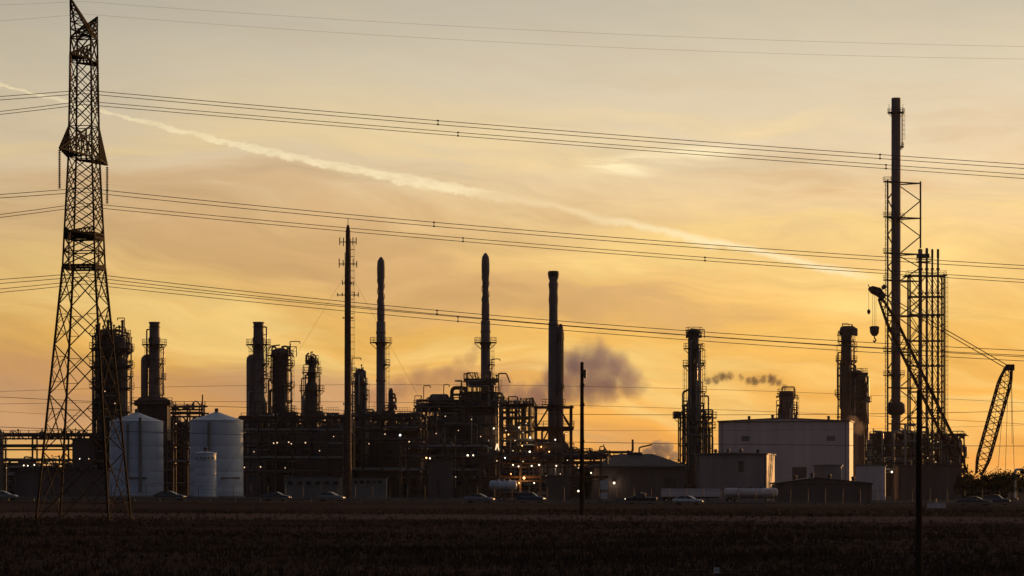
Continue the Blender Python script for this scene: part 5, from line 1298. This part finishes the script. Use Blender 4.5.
MB().b2((t.x(928), -.5, .1), (t.x(945), .6, t.z(503))).build('cabinet_body', 'cladding', o); MB().b2((t.x(927.4), -.58, t.z(503)), (t.x(945.6), .68, t.z(502.3))).build('cap', 'galv', o); MB().b2((t.x(927), -.7, -.1), (t.x(946), .8, .1)).build('plinth', 'concrete', o)
for a, b in ((928.6, 936.3), (936.7, 944.4)): MB().b2((t.x(a), -.54, .2), (t.x(b), -.505, t.z(503.6))).build('door', 'cladding', o)
pipe(o, [(t.x(936), 0, t.z(503)), (t.x(936), 0, t.z(498.5))], .05, 'galv', 'vent_pipe', 6)
t = T('road_sign', 'twin pale sign panels on a short post near the wooden pole', 'sign', 604, 452); o = t.o
for x in (-.45, .45): strut(o, 'post', (x, .05, -.3), (x, .05, t.z(480)), .09, 'galv')
MB().b2((t.x(600.3), -.03, t.z(489.5)), (t.x(607.8), 0, t.z(480.5))).build('sign_panel', 'sign_white', o); MB().b2((t.x(600.6), -.03, t.z(499)), (t.x(607.4), 0, t.z(492.5))).build('sign_panel', 'sign_white', o)
t = T('wire_fence', 'low wire fence with dark posts at the bottom of the picture', 'fence', 708, 114); o = t.o
for px in (655, 708, 760):
    MB().lathe([(-.3, .05), (.52, .045), (.55, .03)], 8, (t.x(px), 0)).build('fence_post', 'bark', o)
for z in (.2, .34, .48): MB().path([(t.x(655 + i * 5.25), -.07, z + .012 * math.sin(i)) for i in range(21)], .008, 4).build('fence_wire', 'wire', o)
t = T('marker_plate', 'small pale square marker plate on a stake at the bottom of the field', 'sign', 716.5, 113.4); o = t.o
MB().b2((-.11, -.02, t.z(573.2)), (.11, 0, t.z(567.5))).build('plate', 'sign_white', o); strut(o, 'stake', (0, .03, -.3), (0, .03, t.z(568)), .05, 'wood')
for z in (569.6, 571.3): MB().b2((-.07, -.026, t.z(z)), (.07, -.0205, t.z(z - .5))).build('printed_bar', 'rubber', o)
t = T('gooseneck_pipe', 'white gooseneck vent pipe at the right edge above the bushes', 'pipe', 1019, 630); o = t.o
pipe(o, [(-.9, 0, 0), (-.9, 0, t.z(469.5)), (.8, 0, t.z(469.5)), (.8, 0, t.z(474))], .26, 'paint_white', 'bent_pipe', 10)
MB().lathe([(0, .7), (.3, .7)], 12, (-.9, 0)).build('base_flange', 'galv', o)
# sawhorse-like barrels beside the racks
t = T('light_post', 'short lamp post with one bright head left of the warehouse', 'lamp post', 578, 500); o = t.o
strut(o, 'post', (0, 0, 0), (0, 0, t.z(490)), .12, 'galv'); strut(o, 'arm', (0, 0, t.z(490)), (.4, -.3, t.z(489.6)), .08, 'galv'); lamp(t, 578.3, 491, -.3, 'lamp_white', .2)

# ================================================================== TREES AND BUSHES
def tree_mesh(seed, h, w, dens):
    q = random.Random(seed); leaf = MB(); tr_ = MB(); lobes = []
    th = h * .3
    tr_.path([(0, 0, -.3), (q.uniform(-.1, .1), 0, th * .6), (q.uniform(-.2, .2), q.uniform(-.2, .2), h * .62)], .1, 7, True, [.2, .15, .06])
    for i in range(11):
        a = q.uniform(0, 6.283); rr = w * .5 * math.sqrt(q.random()) * .8; z = th + (h - th) * q.uniform(.1, .86)
        rr *= 1 - .55 * max(0, (z - th) / (h - th) - .4)
        c = Vector((rr * math.cos(a), rr * math.sin(a), z)); lobes.append((c, q.uniform(.16, .28) * w))
        tr_.path([(0, 0, th * q.uniform(.5, 1.1)), tuple(c * .6 + Vector((0, 0, th * .3))), tuple(c)], .05, 5, True, [.08, .05, .02])
    for c, r in lobes:
        for k in range(dens):
            v = Vector((q.gauss(0, 1), q.gauss(0, 1), q.gauss(0, .8))).normalized() * r * q.uniform(.35, 1.12); p = c + v
            if p.z < .2: continue
            s_ = q.uniform(.14, .3); u = Vector((q.gauss(0, 1), q.gauss(0, 1), q.gauss(0, 1))).normalized(); e = u.cross(Vector((q.gauss(0, 1), q.gauss(0, 1), q.gauss(0, 1)))).normalized()
            leaf.add([p - u * s_, p + e * s_ * .5, p + u * s_, p - e * s_ * .5], [(0, 1, 2, 3)])
    return leaf.mesh('crown', 'leaf'), tr_.mesh('trunk', 'bark')
TV = [tree_mesh(s_, h, w, dn) for s_, h, w, dn in ((1, 6.5, 5.5, 130), (2, 5.2, 6.0, 130), (3, 7.2, 5.0, 130))]
def tree(px, d, v, sc_, label, rot, grp='trees beside the plant'):
    t = T('bushy_tree', label, 'tree', px, d, grp, rot)
    t.o.scale = (sc_, sc_, sc_)
    for n_, me in (('crown', TV[v][0]), ('trunk', TV[v][1])):
        q = bpy.data.objects.new(n_, me); C.objects.link(q); q.parent = t.o
spots = [(962, 618, 0, .8, 'low dark bushy tree at the foot of the crane boom'), (974, 612, 1, .95, 'broad dark bushy tree hiding the crane cab'), (989, 615, 1, 1.0, 'broad dark bushy tree under the crane mast ropes'),
         (1001, 608, 0, .95, 'dark bushy tree right of the crane mast foot'), (1012, 606, 2, .82, 'upright dark bushy tree left of the white gooseneck pipe'), (1027, 612, 2, .95, 'upright dark bushy tree cut by the right edge'),
         (668, 605, 0, .9, 'dark bushy tree behind the warehouse, left of the platformed column'), (599, 600, 1, .85, 'dark bushy tree at the left end of the warehouse'), (587, 606, 2, .75, 'thin dark tree just right of the wooden pole')]
for i, (px, d, v, s_, lb) in enumerate(spots): tree(px, d, v, s_, lb, i * 1.7)

def far_wood():
    q = random.Random(77); b = MB()
    for i in range(900):
        x = -260 + 520 * i / 899 + q.uniform(-.5, .5); y = q.uniform(985, 1010); h = 7.2 + 1.2 * math.sin(x * .05) + .8 * math.sin(x * .21 + 1) + q.uniform(-.8, .8); g0 = gz(x, y)
        b.path([(x, y, g0 - .3), (x, y, g0 + h * .5)], .15, 4)
        for k in range(14):
            z = q.uniform(.4, h); w = 1.1 * (1 - (z / h) ** 2) + .25; p = Vector((x + q.gauss(0, .6), y + q.gauss(0, .6), g0 + z)); u = Vector((q.gauss(0, 1), q.gauss(0, 1), q.gauss(0, .8))).normalized(); e = u.cross(Vector((q.gauss(0, 1), q.gauss(0, 1), q.gauss(0, 1)))).normalized()
            b.add([p - u * w, p + e * w * .7, p + u * w, p - e * w * .7], [(0, 1, 2, 3)])
    tag(b.build('far_wood', 'leaf'), 'distant dark line of trees on the horizon behind the plant', 'trees', kind='stuff')
far_wood()

# ================================================================== STEAM AND SMOKE
def plume(label, blobs, d, dens, col, nscale, absorb=0.0, thr=.45, anis=.3, name='steam_plume', soft=.22, depth=1.0):
    s = F / d; pts = [(P(a, b, d), r / s) for a, b, r in blobs]
    lo = Vector((min(p.x - r * 1.3 for p, r in pts), d - max(r for p, r in pts) * 1.3, min(p.z - r * 1.3 for p, r in pts))); hi = Vector((max(p.x + r * 1.3 for p, r in pts), d + max(r for p, r in pts) * 1.3, max(p.z + r * 1.3 for p, r in pts)))
    c = (lo + hi) / 2; lo.z = max(lo.z, 1.0)
    m = bpy.data.materials.new('vapour'); m.use_nodes = True; n = m.node_tree; n.nodes.clear(); q = NG(n); MATS['vapour'] = m
    tc_ = q.n('ShaderNodeTexCoord'); pos = tc_.outputs['Object']
    wn = q.n('ShaderNodeTexNoise'); wn.inputs['Scale'].default_value = nscale * .8; wn.inputs['Detail'].default_value = 3; n.links.new(pos, wn.inputs['Vector'])
    dv_ = q.n('ShaderNodeVectorMath', operation='MULTIPLY_ADD'); n.links.new(wn.outputs['Color'], dv_.inputs[0]); amp = .9 / nscale; dv_.inputs[1].default_value = (amp,) * 3
    ad = q.n('ShaderNodeVectorMath', operation='SUBTRACT'); n.links.new(pos, ad.inputs[0]); ad.inputs[1].default_value = (amp / 2,) * 3; n.links.new(ad.outputs[0], dv_.inputs[2])
    acc = None
    for p, r in pts:
        l = q.n('ShaderNodeVectorMath', operation='DISTANCE'); n.links.new(dv_.outputs[0], l.inputs[0]); l.inputs[1].default_value = p - c
        f = q.m('SUBTRACT', 1.0, q.m('DIVIDE', l.outputs['Value'], r), clamp=True)
        acc = f if acc is None else q.m('MAXIMUM', acc, f)
    ns = q.noise(pos, nscale * 2.0, 5, .62)
    den = q.ss(q.m('ADD', q.m('MULTIPLY', acc, 1.1), q.m('SUBTRACT', ns, .5)), thr - soft, thr + soft)
    den = q.m('MULTIPLY', q.m('MULTIPLY', den, q.ss(acc, 0, .2)), dens)
    v = q.n('ShaderNodeVolumePrincipled'); v.inputs['Color'].default_value = col + (1,); v.inputs['Anisotropy'].default_value = anis; n.links.new(den, v.inputs['Density'])
    o_ = q.n('ShaderNodeOutputMaterial'); n.links.new(v.outputs[0], o_.inputs['Volume'])
    b = MB().b2(lo - c, hi - c).build(name, 'vapour', None, c); tag(b, label, 'steam', kind='stuff'); return b
plume('large mauve steam cloud drifting right behind the framed stack', [(503, 386, 20), (520, 394, 22), (540, 394, 24), (562, 384, 30), (578, 368, 34), (596, 362, 34), (612, 368, 30), (630, 380, 24), (606, 384, 28), (588, 382, 30)], 740, .2, (.78, .68, 1.0), .11, soft=.36, anis=-.2)
plume('faint pinkish steam drifting left of the central furnace stack', [(400, 386, 20), (420, 380, 20), (436, 380, 18), (448, 374, 18), (458, 364, 16), (470, 358, 16), (476, 348, 12), (462, 378, 18)], 730, .1, (.85, .7, .9), .16, anis=-.1, soft=.34)
plume('thin broken trail of dark smoke left of the shed vent column', [(700, 383, 8), (708, 381, 10), (716, 379.5, 11), (723, 377, 12), (729, 376, 10), (741, 377.5, 8), (749, 380.5, 10), (755, 381, 12), (763, 379, 11), (772, 379.5, 13), (779, 383, 10), (785, 388, 8)], 690, .85, (.4, .33, .45), .62, thr=.76, soft=.3, anis=-.2)
plume('white steam burst above the warehouse roof beside the platformed column', [(648, 453, 9), (657, 448, 11), (667, 449, 11), (674, 456, 8), (660, 456, 11)], 650, .9, (.98, .98, 1.0), .6, thr=.4, anis=0.0, soft=.25)
plume('pinkish steam around the foot of the first slim stack', [(372, 396, 11), (380, 393, 12), (388, 398, 10), (378, 402, 12)], 655, .35, (.98, .84, .84), .7, thr=.45, anis=.35, soft=.3)
plume('small steam wisp at the foot of the right leaning-topped column', [(846, 426, 9), (853, 420, 9), (859, 428, 9)], 662, .14, (.7, .62, .58), .35, thr=.45)

# ================================================================== AIR
def haze():
    m = bpy.data.materials.new('haze_air'); m.use_nodes = True; n = m.node_tree; n.nodes.clear(); MATS['haze_air'] = m
    v = n.nodes.new('ShaderNodeVolumePrincipled'); v.inputs['Color'].default_value = (.95, .9, .86, 1); v.inputs['Density'].default_value = HAZE; v.inputs['Anisotropy'].default_value = .45
    o_ = n.nodes.new('ShaderNodeOutputMaterial'); n.links.new(v.outputs[0], o_.inputs['Volume'])
    b = MB().b2((-420, -60, -1.6), (420, 1100, 118)).build('haze', 'haze_air'); tag(b, 'thin warm evening haze filling the air over field and plant', 'haze', kind='stuff')
HAZE = 1.1e-5
haze()
